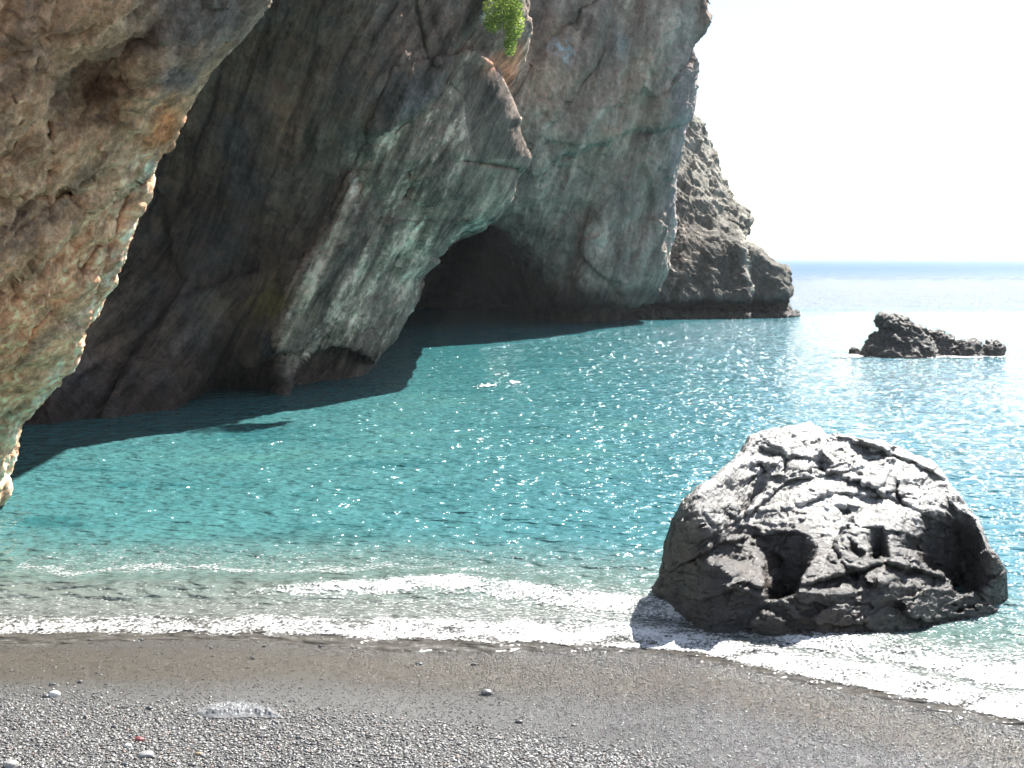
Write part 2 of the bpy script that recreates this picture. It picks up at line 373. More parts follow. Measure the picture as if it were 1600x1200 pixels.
def pigB(P, px, py, N):
    a = math.radians(62)
    X, Yy, Z = P[..., 0], P[..., 1], P[..., 2]
    r1 = X*math.cos(a)+Z*math.sin(a); r2 = -X*math.sin(a)+Z*math.cos(a)
    n = fbm(P*0.3, 4, 51); n2 = fbm(P*1.2, 4, 52); n3 = fbm(P*5, 3, 53)
    st = fbm(np.stack([r1*0.35, Yy*0.3, r2*2.0], -1), 6, 54, gain=0.75)*1.2
    c = np.zeros(px.shape+(3,))+np.array([0.12, 0.10, 0.085])
    c = mix(c, [0.085, 0.09, 0.10], sstep(0.0, 0.3, n))
    c = mix(c, [0.18, 0.14, 0.11], sstep(0.1, 0.4, n2)*0.7)
    line = [(436, 660), (437, 520), (470, 430), (520, 345), (552, 262), (563, 214), (655, 165), (700, 118), (730, 60)]
    d, s = pdist(px, py, line)
    x = d*s
    but = sstep(-4, 10, x)
    c = mix(c, [0.20, 0.185, 0.16], but*0.8)
    c = mix(c, [0.62, 0.57, 0.50], but*sstep(0.02, 0.3, st)*0.85)
    c = mix(c, [0.08, 0.075, 0.07], but*sstep(0.02, 0.25, -st)*0.75)
    c = mix(c, [0.68, 0.64, 0.57], np.exp(-(d/9)**2)*sstep(200, 230, py)*sstep(-0.15, 0.2, st+n2*0.4)*0.8)  # light caught along the buttress crest, painted as a pale line
    # the darker shield-shaped slab at the right of the buttress
    sl = inpoly(px, py, [(722, 96), (775, 105), (806, 170), (824, 245), (740, 250), (722, 190)])*1.0
    c = mix(c, [0.085, 0.08, 0.07], sl*0.85)
    c = mix(c, [0.15, 0.155, 0.13], np.clip(blob(px, py, 755, 285, 60, 28, -25)*1.2, 0, 1)*0.8)
    c = mix(c, [0.19, 0.18, 0.07], np.clip(blob(px, py, 432, 470, 32, 40, 15)*1.1+blob(px, py, 360, 480, 60, 30)*0.3, 0, 1)*sstep(-0.4, 0.2, n2)*0.9)
    c = mix(c, [0.20, 0.12, 0.085], np.clip(blob(px, py, 450, 190, 22, 40), 0, 1)*0.7)
    c = mix(c, [0.42, 0.22, 0.13], np.clip(blob(px, py, 790, 88, 34, 12, -30)*1.4, 0, 1)*0.85)
    c = mix(c, [0.40, 0.38, 0.34], np.clip(blob(px, py, 502, 90, 5, 70, 5), 0, 1)*sstep(-0.1, 0.3, n2)*0.5)
    c = mix(c, [0.20, 0.20, 0.20], np.clip(blob(px, py, 290, 540, 60, 60, 0), 0, 1)*sstep(0.0, 0.4, st+n2)*0.7)
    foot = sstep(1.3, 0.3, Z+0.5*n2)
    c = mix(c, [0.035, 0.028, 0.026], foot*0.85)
    c = c*(1+0.3*n3)[..., None]*np.array([1.80, 1.44, 1.30])
    return np.concatenate([c, (0.88-0.35*foot)[..., None]], -1)
edgeB = [(-150, 818), (0, 822), (25, 820), (38, 828), (50, 827), (62, 822), (75, 814), (88, 803), (97, 786), (104, 776), (112, 781), (125, 787), (140, 793), (155, 801), (170, 806), (186, 813), (196, 809), (210, 813), (230, 821), (246, 829),
         (258, 824), (266, 808), (278, 808), (292, 803), (306, 797), (318, 790), (328, 775), (338, 760), (342, 740), (352, 718), (365, 702), (374, 689), (385, 682), (398, 667), (410, 669), (422, 656), (432, 640), (445, 636), (455, 632), (470, 633), (484, 629), (505, 619), (535, 601),
         (560, 581), (580, 564), (590, 556), (598, 545), (640, 540), (760, 540)]
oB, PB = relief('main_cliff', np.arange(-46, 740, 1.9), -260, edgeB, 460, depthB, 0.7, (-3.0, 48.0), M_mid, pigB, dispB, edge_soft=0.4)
tag(oB, 'dark grey cliff with a pale streaked buttress left of the sea cave', kind='structure')

# ================================================================== CLIFF RIGHT OF THE CAVE
YC = Yw(506)
cC = [(480, -250, 74), (800, -250, 70), (1120, -250, 74), (700, 0, 70), (900, 0, 69), (1090, 0, 73), (800, 150, 67.5), (950, 200, 70), (1060, 200, 74.5), (760, 300, 68.5), (870, 330, 71), (1045, 350, 76),
      (850, 400, 73), (950, 440, 72.8), (1035, 440, 76.5), (870, 480, 74.5), (960, 488, 75.0), (1040, 488, 78.0), (870, 530, 76), (1010, 530, 78), (480, 530, 84), (480, 300, 80), (600, 530, 88), (740, 540, 90), (800, 530, 88)]
fC = rbf(cC)
def depthC(px, py):
    d = fC(px, py)
    cave = inpoly(px, py, [(640, 560), (640, 350), (745, 335), (765, 350), (790, 385), (815, 430), (835, 470), (850, 500), (860, 560)])*1.0
    dd, s = pdist(px, py, [(738, 325), (772, 350), (800, 385), (828, 430), (850, 468), (872, 500), (880, 600)])
    inside = sstep(-16, 10, dd*s)*sstep(330, 350, py+0*px)
    inside = sstep(-18, 8, (dd*s))*(px < 900)*sstep(325, 350, py)
    d = d+11*inside*sstep(900, 700, px)
    d += ledge(px, py, [(1070, 178), (1040, 190), (1000, 200), (930, 222), (880, 240), (835, 262)][::-1], 80, 0.9, 5)
    d += groove(px, py, [(830, 110), (860, 60), (900, 30), (930, 0)], 9, 0.9)
    d += ledge(px, py, [(880, 150), (920, 100), (945, 30), (950, -30)], 60, 0.8, 8)
    d += ledge(px, py, [(1052, 100), (1048, 40), (1050, -40)], 40, 0.7, 8)
    d += groove(px, py, [(910, 330), (900, 380), (890, 430), (900, 470)], 12, 0.6)
    d += groove(px, py, [(770, 350), (800, 390), (820, 440)], 8, -0.8)
    # sea notch
    d += 5.0*sstep(464, 478, py+0*px)
    return d
def dispC(P, px, py):
    a = math.radians(68)
    X, Yy, Z = P[..., 0], P[..., 1], P[..., 2]
    r1 = X*math.cos(a)+Z*math.sin(a); r2 = -X*math.sin(a)+Z*math.cos(a)
    g = fbm(np.stack([r1*0.14, Yy*0.2, r2*0.55], -1), 5, 61, ridge=True, gain=0.55)
    f1, e1 = facet(np.stack([r1*0.14, Yy*0.2, r2*0.35], -1), 62)
    return 0.5*fbm(P*0.18, 3, 63)+0.42*g+0.32*f1+0.10*facet(P*0.9, 66)[0]+0.16*fbm(P*0.9, 5, 64, ridge=True, gain=0.6)+0.04*fbm(P*4, 3, 65)
def pigC(P, px, py, N):
    X, Yy, Z = P[..., 0], P[..., 1], P[..., 2]
    n = fbm(P*0.16, 4, 71); n2 = fbm(P*np.array([1, 1, 0.4])*0.8, 4, 72); n3 = fbm(P*3, 3, 73)
    c = np.zeros(px.shape+(3,))+np.array([0.20, 0.205, 0.18])
    c = mix(c, [0.29, 0.235, 0.175], sstep(-0.2, 0.25, n+0.3*n2)*sstep(330, 120, py)*0.6)
    c = mix(c, [0.10, 0.105, 0.10], sstep(0.03, 0.3, n2)*0.7)
    c = mix(c, [0.36, 0.37, 0.33], sstep(0.05, 0.3, -n2)*0.5)
    c = mix(c, [0.15, 0.20, 0.25], np.clip(blob(px, py, 1060, 200, 22, 200, 3), 0, 1)*0.5)
    c = mix(c, [0.25, 0.40, 0.45], np.clip(blob(px, py, 880, 82, 16, 18)*1.4, 0, 1)*sstep(-0.2, 0.1, n3)*0.8)
    c = mix(c, [0.20, 0.31, 0.34], np.clip(blob(px, py, 965, 70, 8, 20)*1.2, 0, 1)*0.6)
    c = mix(c, [0.32, 0.29, 0.23], np.clip(blob(px, py, 860, 115, 60, 30, -35), 0, 1)*sstep(0, 0.3, n2+n3*0.5)*0.8)
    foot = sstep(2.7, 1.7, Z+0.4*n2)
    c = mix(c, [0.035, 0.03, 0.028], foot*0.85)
    cv = (px < 900)*sstep(330, 360, py)*1.0  # shade inside the cave, painted near black into the pigment
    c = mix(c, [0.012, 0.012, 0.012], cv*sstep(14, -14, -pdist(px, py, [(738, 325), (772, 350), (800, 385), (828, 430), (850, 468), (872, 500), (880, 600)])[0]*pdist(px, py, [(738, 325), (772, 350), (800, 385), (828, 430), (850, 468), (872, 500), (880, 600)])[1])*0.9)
    c = c*(1+0.3*n3)[..., None]*np.array([1.80, 1.42, 1.32])
    return np.concatenate([c, (0.88-0.3*foot)[..., None]], -1)
edgeC = [(-260, 1120), (-100, 1112), (0, 1101), (6, 1100), (12, 1096), (22, 1095), (28, 1097), (44, 1097), (48, 1091), (56, 1085), (66, 1077), (72, 1075), (90, 1077), (102, 1074), (112, 1071), (140, 1072), (170, 1070), (190, 1066), (230, 1060),
         (270, 1056), (310, 1052), (350, 1048), (390, 1043), (420, 1038), (440, 1030), (455, 1022), (470, 1012), (480, 1010), (560, 1010)]
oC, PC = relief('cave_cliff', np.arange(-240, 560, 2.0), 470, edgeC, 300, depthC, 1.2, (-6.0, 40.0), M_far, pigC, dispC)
tag(oC, 'tall blue green cliff forming the right side of the sea cave', kind='structure')

# ================================================================== HEADLAND BEHIND
YD = Yw(497)
cD = [(960, 60, 92), (1060, 60, 96), (960, 200, 88), (1070, 175, 93), (1120, 260, 92.5), (1050, 300, 86.5), (1150, 330, 90), (1070, 400, 83.0), (1160, 380, 86), (1225, 430, 84.5), (1060, 480, 81.0), (1150, 485, 81.5), (1235, 485, 83.0),
      (960, 400, 82), (960, 560, 80), (1060, 560, 80.5), (1150, 560, 81.5), (1240, 560, 83)]
fD = rbf(cD)
def depthD(px, py):
    d = fD(px, py)
    d += ledge(px, py, [(1156, 360), (1166, 410), (1173, 455), (1172, 490)][::-1], 40, 1.0, 2.5)
    d += ledge(px, py, [(1162, 384), (1178, 392), (1205, 412), (1232, 428)], 30, -0.9, 3)
    d += ledge(px, py, [(1052, 290), (1075, 310), (1110, 312), (1130, 350), (1150, 362)], 60, -0.8, 3)
    d += ledge(px, py, [(1060, 240), (1075, 262), (1098, 290)], 50, -0.5, 3)
    d += 0.8*blob(px, py, 1090, 350, 26, 26)+0.6*blob(px, py, 1140, 430, 14, 30)
    d += 2.4*sstep(466, 474, py+0*px)*sstep(494, 488, py+0*px)
    d += ledge(px, py, [(1150, 350), (1162, 356), (1172, 348)], 12, 0.6, 2)
    return d
def dispD(P, px, py):
    X, Yy, Z = P[..., 0], P[..., 1], P[..., 2]
    a = math.radians(-50)
    r1 = X*math.cos(a)+Z*math.sin(a); r2 = -X*math.sin(a)+Z*math.cos(a)
    g = fbm(np.stack([r1*0.4, Yy*0.5, r2*1.1], -1), 5, 81, ridge=True, gain=0.6)
    f1, e1 = facet(P*0.7, 82); f2, e2 = facet(P*1.8, 83)
    return 0.3*fbm(P*0.3, 3, 84)+0.24*g+0.22*f1+0.07*f2+0.07*fbm(P*1.4, 4, 85, ridge=True)
def pigD(P, px, py, N):
    n = fbm(P*0.4, 4, 91); n2 = fbm(P*1.5, 4, 92); n3 = fbm(P*5, 2, 93)
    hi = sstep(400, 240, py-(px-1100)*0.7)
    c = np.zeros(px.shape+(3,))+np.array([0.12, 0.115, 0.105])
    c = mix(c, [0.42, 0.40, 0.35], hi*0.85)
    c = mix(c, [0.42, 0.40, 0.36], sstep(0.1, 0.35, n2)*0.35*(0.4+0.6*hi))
    c = mix(c, [0.20, 0.16, 0.13], blob(px, py, 1062, 350, 30, 90)*0.5)
    c = mix(c, [0.55, 0.48, 0.41], np.clip(blob(px, py, 1058, 395, 14, 50)*1.3, 0, 1)*sstep(0.0, 0.25, n2+n3*0.4))
    c = mix(c, [0.5, 0.48, 0.43], groove(px, py, [(1156, 360), (1166, 410), (1173, 455)], 4, 1.0)*0.7)
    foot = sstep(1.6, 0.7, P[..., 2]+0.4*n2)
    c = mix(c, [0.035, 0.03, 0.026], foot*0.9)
    c = c*(1+0.35*n3)[..., None]*np.array([0.80, 0.79, 0.77])
    return np.concatenate([c, (0.9-0.3*foot)[..., None]], -1)
edgeD = [(40, 1045), (120, 1058), (165, 1066), (175, 1074), (180, 1083), (188, 1093), (192, 1096), (205, 1103), (220, 1109), (240, 1114), (252, 1118), (265, 1121), (278, 1128), (290, 1133), (300, 1138), (310, 1143), (318, 1150), (324, 1160), (330, 1170), (337, 1176), (342, 1173), (350, 1168),
         (356, 1167), (364, 1165), (370, 1159), (377, 1160), (382, 1166), (386, 1177), (390, 1184), (394, 1188), (398, 1190), (404, 1204), (411, 1213), (417, 1222), (423, 1229), (430, 1230), (438, 1236), (446, 1233), (452, 1238), (460, 1239), (468, 1235), (474, 1231), (480, 1236), (486, 1243), (492, 1243), (497, 1238), (520, 1236), (560, 1236)]
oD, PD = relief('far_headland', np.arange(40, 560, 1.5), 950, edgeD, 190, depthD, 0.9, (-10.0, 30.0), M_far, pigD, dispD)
tag(oD, 'grey rocky headland sloping down to the open sea behind the cliffs', kind='structure')

# ================================================================== WATER, SHORE
SHX = np.array([-1500, -300, 0, 400, 700, 1000, 1100, 1200, 1300, 1450, 1600, 1900, 3200], float)
SHY = np.array([Yw(v) for v in (965, 985, 992, 992, 1000, 1012, 1024, 1045, 1068, 1098, 1128, 1150, 1190)])
shx_w = np.array([ray(a, b)[0]*y for a, b, y in zip(SHX, (965, 985, 992, 992, 1000, 1012, 1024, 1045, 1068, 1098, 1128, 1150, 1190), SHY)])
def shoreY(x):                           # where the swash ends on the beach
    return np.interp(x, shx_w, SHY)
def beach_z(x, y):
    s = shoreY(x)-y                      # metres landward
    return np.where(s > 0, 0.055*s+0.01*np.sin(x*1.3+y), 0.13*s)-0.02
def swell(x):
    return np.interp(x, [-9, -6, -2.9, -0.7, 1.4, 3, 8], [1.3, 1.25, 1.55, 2.0, 1.35, 1.1, 1.1])+0.35*vnoise(np.stack([x*0.6, 0*x, 0*x], -1), 5)
def wave_z(x, y):
    p = np.stack([x, y, 0*x], -1)
    sea = y-shoreY(x)
    A = sstep(0.3, 6, sea)
    z = 0.040*fbm(p*np.array([0.5, 0.9, 1]), 3, 101)+0.030*fbm(p*np.array([1.3, 2.4, 1]), 3, 102, ridge=True)
    z = z*(0.25+0.75*A)
    # low swell about to break and the small bore in front of it
    w1 = sea-swell(x)-0.2
    z += 0.11*np.exp(-(w1/0.30)**2)*(w1 < 0)+0.11*np.exp(-(w1/0.9)**2)*(w1 >= 0)
    w2 = sea-(0.45+0.2*vnoise(np.stack([x*0.7, 0*x, 0*x], -1), 6))
    z += 0.05*np.exp(-(w2/0.18)**2)*(w2 < 0)+0.05*np.exp(-(w2/0.5)**2)*(w2 >= 0)
    open_ = sstep(86, 94, y)
    z += open_*0.10*fbm(p*np.array([0.12, 0.25, 1]), 3, 103)
    z = z*sstep(900, 150, y)
    return z+np.minimum(sea*0.03, 0)*(sea < 0)
rows = np.concatenate([1178-np.cumsum(np.full(420, 1.15)), np.linspace(694, 404.6, 250)])
Yr = np.r_[[Yw(v) for v in rows], 4500, 9000, 20000]
cx = np.concatenate([np.linspace(-1100, -60, 60)[:-1], np.linspace(-60, 1660, 640), np.linspace(1660, 2900, 70)[1:]])
X = ((cx-800)/F)[None]*Yr[:, None]*1.01; Yg = np.repeat(Yr[:, None], len(cx), 1)
Z = wave_z(X, Yg)
# lift the thin swash onto the beach; where the beach is higher it hides the sheet
Pw = np.stack([X, Yg, Z], -1)
sea = Yg-shoreY(X)
p3 = np.stack([X, Yg, 0*X], -1)
n1 = fbm(p3*np.array([0.25, 0.5, 1]), 4, 111); n2 = fbm(p3*np.array([1.2, 2.5, 1]), 4, 112)
cw = np.zeros(X.shape+(3,))+np.array([0.068, 0.205, 0.215])
right = sstep(-6, 16, X-0.10*(Yg-14)+2.5*n1)
cw = mix(cw, [0.035, 0.16, 0.24], right*0.85)  # deeper blue to the right, with the sky's reflection put into the colour
cw = mix(cw, [0.015, 0.15, 0.17], sstep(25, 60, Yg)*0.6)
cw = mix(cw, [0.085, 0.24, 0.22], sstep(0.05, 0.35, n1)*sstep(60, 25, Yg)*0.6)
cw = mix(cw, [0.02, 0.12, 0.135], sstep(0.05, 0.4, -n1+0.5*n2)*0.7)
cw = mix(cw, [0.02, 0.075, 0.16], sstep(84, 110, Yg))
cw = mix(cw, [0.04, 0.14, 0.34], sstep(150, 400, Yg))
cw = mix(cw, [0.13, 0.20, 0.18], sstep(5.5, 2.0, sea+0.8*n1))
cw = mix(cw, [0.165, 0.185, 0.17], sstep(2.6, 0.9, sea+0.5*n2))
rgh = 0.08+0.10*sstep(86, 94, Yg)+0.30*sstep(190, 330, Yg+40*n1)
cw = mix(cw, [0.095, 0.088, 0.078], sstep(0.7, 0.15, sea))
cw = cw*0.76
cw = np.concatenate([cw, rgh[..., None]], -1)

m, nt, b = base_mat('sea_water'); L = nt.links.new
a_ = nd(nt, 'ShaderNodeAttribute', attribute_name='pigment'); L(a_.outputs['Color'], b.inputs['Base Color']); L(a_.outputs['Alpha'], b.inputs['Roughness'])
b.inputs['IOR'].default_value = 1.333
geo = nd(nt, 'ShaderNodeNewGeometry')
hs = None
for (sx, sy, amp, det) in ((0.7, 1.5, 0.24, 3.0), (2.6, 4.4, 0.20, 1.0), (7.0, 11.0, 0.06, 1.0)):
    mp = nd(nt, 'ShaderNodeMapping'); mp.inputs['Scale'].default_value = (sx, sy, 1); L(geo.outputs['Position'], mp.inputs['Vector'])
    tn = nd(nt, 'ShaderNodeTexNoise', Scale=1.0, Detail=det, Roughness=0.55); L(mp.outputs[0], tn.inputs['Vector'])
    mu = nd(nt, 'ShaderNodeMath', operation='MULTIPLY'); L(tn.outputs['Fac'], mu.inputs[0]); mu.inputs[1].default_value = amp
    if hs is None: hs = mu
    else:
        ad = nd(nt, 'ShaderNodeMath', operation='ADD'); L(hs.outputs[0], ad.inputs[0]); L(mu.outputs[0], ad.inputs[1]); hs = ad
sp = nd(nt, 'ShaderNodeSeparateXYZ'); L(geo.outputs['Position'], sp.inputs[0])
wind = nd(nt, 'ShaderNodeMapRange'); wind.inputs['From Min'].default_value = 84; wind.inputs['From Max'].default_value = 96
wind.inputs['To Min'].default_value = 1.0; wind.inputs['To Max'].default_value = 2.0; L(sp.outputs['Y'], wind.inputs['Value'])
mu = nd(nt, 'ShaderNodeMath', operation='MULTIPLY'); L(hs.outputs[0], mu.inputs[0]); L(wind.outputs[0], mu.inputs[1])
mp = nd(nt, 'ShaderNodeMapping'); mp.inputs['Scale'].default_value = (0.13, 0.40, 1); L(geo.outputs['Position'], mp.inputs['Vector'])
tn = nd(nt, 'ShaderNodeTexNoise', Scale=1.0, Detail=3.0, Roughness=0.6); L(mp.outputs[0], tn.inputs['Vector'])
w2 = nd(nt, 'ShaderNodeMapRange'); w2.inputs['From Min'].default_value = 84; w2.inputs['From Max'].default_value = 96; w2.inputs['To Max'].default_value = 1.1; L(sp.outputs['Y'], w2.inputs['Value'])
m2 = nd(nt, 'ShaderNodeMath', operation='MULTIPLY_ADD'); L(tn.outputs['Fac'], m2.inputs[0]); L(w2.outputs[0], m2.inputs[1]); L(mu.outputs[0], m2.inputs[2]); mu = m2
bp = nd(nt, 'ShaderNodeBump', Strength=1.0, Distance=1.0); L(mu.outputs[0], bp.inputs['Height']); L(bp.outputs[0], b.inputs['Normal'])
sl = nd(nt, 'ShaderNodeMapRange'); sl.inputs['From Min'].default_value = 180; sl.inputs['From Max'].default_value = 420
sl.inputs['To Min'].default_value = 0.5; sl.inputs['To Max'].default_value = 0.16; L(sp.outputs['Y'], sl.inputs['Value']); L(sl.outputs[0], b.inputs['Specular IOR Level'])
M_water = m
oW = np_mesh('sea_water', Pw, grid_faces(*X.shape), M_water, cw)
tag(oW, kind='structure')

# ------------------------------------------------------------------ beach sheet
gx = np.concatenate([np.linspace(-60, -7, 50)[:-1], np.linspace(-7, 7, 560), np.linspace(7, 60, 50)[1:]])
gy = np.concatenate([np.linspace(-25, 8, 40)[:-1], np.linspace(8, 13.6, 200), np.linspace(13.6, 40, 30)[1:]])
GX, GY = np.meshgrid(gx, gy)
def beach_surface(x, y):
    p = np.stack([x, y, 0*x], -1)
    s = shoreY(x)-y
    z = beach_z(x, y)
    dry = sstep(0.9, 2.2, s-0.35*x*0.0)
    z = z+(0.02*fbm(p*np.array([0.8, 1.4, 1]), 3, 121)+0.006*fbm(p*np.array([6, 9, 1]), 2, 122))*sstep(0, 1, s)
    return z
GZ = beach_surface(GX, GY)
gn = vnoise(np.stack([GX*22, GY*22, 0*GX], -1), 123)*0.5+vnoise(np.stack([GX*45, GY*40, 0*GX], -1), 124)*0.5
GZ = GZ+0.007*gn*sstep(-0.2, 0.4, shoreY(GX)-GY)
pg = np.stack([GX, GY, 0*GX], -1); na = fbm(pg*0.8, 3, 125); nb_ = fbm(pg*14, 2, 126)
inl = shoreY(GX)-GY
cg = np.zeros(GX.shape+(3,))+np.array([0.075, 0.068, 0.058])
cg = mix(cg, [0.085, 0.068, 0.046], sstep(0.2, 0.9, inl)*sstep(2.0, 1.2, inl+0.3*na))
cg = mix(cg, [0.11, 0.107, 0.10], sstep(1.5, 2.2, inl+0.3*na))
cg = cg*(1+0.8*nb_)[..., None]
cg = cg*np.array([0.58, 0.60, 0.63])
cg = np.concatenate([cg, (0.30+0.3*sstep(1.2, 2.4, inl)*sstep(1, -2, GX)-0.15*sstep(-3, 2, GX)+0.1*nb_)[..., None]], -1)
M_beach = rock_mat('wet_gravel_sand', 22.0, 0.011, contrast=0.5, spec=0.5)
oG = np_mesh('gravel_beach', np.stack([GX, GY, GZ], -1), grid_faces(*GX.shape), M_beach, cg)
tag(oG, kind='structure')
# deep floor reaching the horizon under the water
m, nt, b = base_mat('sea_floor'); b.inputs['Base Color'].default_value = (0.12, 0.12, 0.1, 1); b.inputs['Roughness'].default_value = 0.9
oS = np_mesh('sea_floor', [(-30000, -60, -6), (30000, -60, -6), (30000, 30000, -6), (-30000, 30000, -6)], [(0, 1, 2, 3)], m); tag(oS, kind='structure')

# ------------------------------------------------------------------ foam
m, nt, b = base_mat('white_foam'); b.inputs['Base Color'].default_value = (0.6, 0.61, 0.61, 1); b.inputs['Roughness'].default_value = 0.45
b.inputs['Subsurface Weight'].default_value = 0.0
at_ = nd(nt, 'ShaderNodeAttribute', attribute_name='pigment'); geo = nd(nt, 'ShaderNodeNewGeometry'); L = nt.links.new
f1n = nd(nt, 'ShaderNodeTexNoise', Scale=26.0, Detail=5.0, Roughness=0.75); L(geo.outputs['Position'], f1n.inputs['Vector'])
ma = nd(nt, 'ShaderNodeMath', operation='MULTIPLY_ADD'); L(f1n.outputs['Fac'], ma.inputs[0]); ma.inputs[1].default_value = 2.6; ma.inputs[2].default_value = -1.3
mb = nd(nt, 'ShaderNodeMath', operation='ADD'); L(ma.outputs[0], mb.inputs[0]); L(at_.outputs['Alpha'], mb.inputs[1])
mc = nd(nt, 'ShaderNodeMapRange'); mc.interpolation_type = 'SMOOTHSTEP'; mc.inputs['From Min'].default_value = 0.28; mc.inputs['From Max'].default_value = 0.98; L(mb.outputs[0], mc.inputs['Value'])
L(mc.outputs[0], b.inputs['Alpha'])
M_foam = m
fx = np.arange(-6.4, 8.0, 0.0115); fy = np.arange(9.3, 17.0, 0.021)
FX, FY = np.meshgrid(fx, fy)
fs = FY-shoreY(FX)+0.16*vnoise(np.stack([FX*0.75, 0*FX, 0*FX], -1), 130)+0.07*vnoise(np.stack([FX*2.3, 0*FX, 0*FX], -1), 129); fp = np.stack([FX, FY, 0*FX], -1)
wob = 0.25*vnoise(np.stack([FX*0.9, 0*FX, 0*FX], -1), 131)+0.10*vnoise(np.stack([FX*3, FY*3, 0*FX], -1), 132)
rt = sstep(-3.5, 1.5, FX)
lace = fbm(fp*np.array([5, 9, 1]), 4, 133, ridge=True, gain=0.6)*0.9
grain = 1.3*vnoise(fp*np.array([26, 17, 1]), 134)+0.5*vnoise(fp*np.array([9, 7, 1]), 137)
dens = (0.62+0.30*rt)*np.exp(-((fs-0.22+wob)/(0.36+0.2*rt))**2)
l2 = fs-swell(FX)+0.3*wob
dens = np.maximum(dens, (0.22+0.63*sstep(-4, -1.5, FX))*1.0*np.exp(-(l2/(0.17+0.15*rt))**2))
dens = np.maximum(dens, (0.24+0.17*rt)*sstep(0.0, 0.4, fs)*sstep(2.3+0.8*rt, 1.0+0.5*rt, fs+wob))
l3 = fs-(2.7+0.8*vnoise(np.stack([FX*0.5, 0*FX, 0*FX], -1), 15)+0.5*vnoise(np.stack([FX*1.7, FY*1.5, 0*FX], -1), 16))
dens = np.maximum(dens, (0.20*(1-rt)+0.26)*np.exp(-(l3/0.35)**2))
dens = np.maximum(dens, 0.24*sstep(5.5, 3.0, fs)*sstep(2.0, 2.6, fs))
cover = np.minimum(dens*1.15+0.50*lace+0.24*grain-0.30, 0.70+0.55*vnoise(fp*np.array([2.2, 4.5, 1]), 139)+0.2*vnoise(fp*np.array([7, 12, 1]), 140))
cover -= 0.8*sstep(0.03, -0.13, fs-0.16*vnoise(np.stack([FX*1.3, 0*FX, 0*FX], -1), 136)-0.06*vnoise(np.stack([FX*5, FY*5, 0*FX], -1), 138))
cover = np.where(dens < 0.03, -1, cover)
keep = cover > -0.15  # lacy coverage
thick = 0.004+0.010*np.clip(dens, 0, 1.2)*(1+2.0*vnoise(fp*np.array([30, 24, 1]), 135))
FZ = np.maximum(wave_z(FX, FY), beach_surface(FX, FY))+thick
def keep_faces(nr, nc, kp):
    q = grid_faces(nr, nc); k = kp.ravel(); q = q[k[q].all(1)]
    used = np.unique(q); mp = np.full(nr*nc, -1); mp[used] = np.arange(len(used)); return used, mp[q]
used, q = keep_faces(*FX.shape, keep)
V = np.stack([FX, FY, FZ], -1).reshape(-1, 3)[used]
foamcol = lambda cv: np.stack([cv*0+1, cv*0+1, cv*0+1, np.clip(cv, 0, 1)], -1)
oF = np_mesh('sea_foam', V, q, M_foam, foamcol(cover.ravel()[used])); tag(oF, 'white lacy foam where small waves wash onto the gravel', kind='stuff')

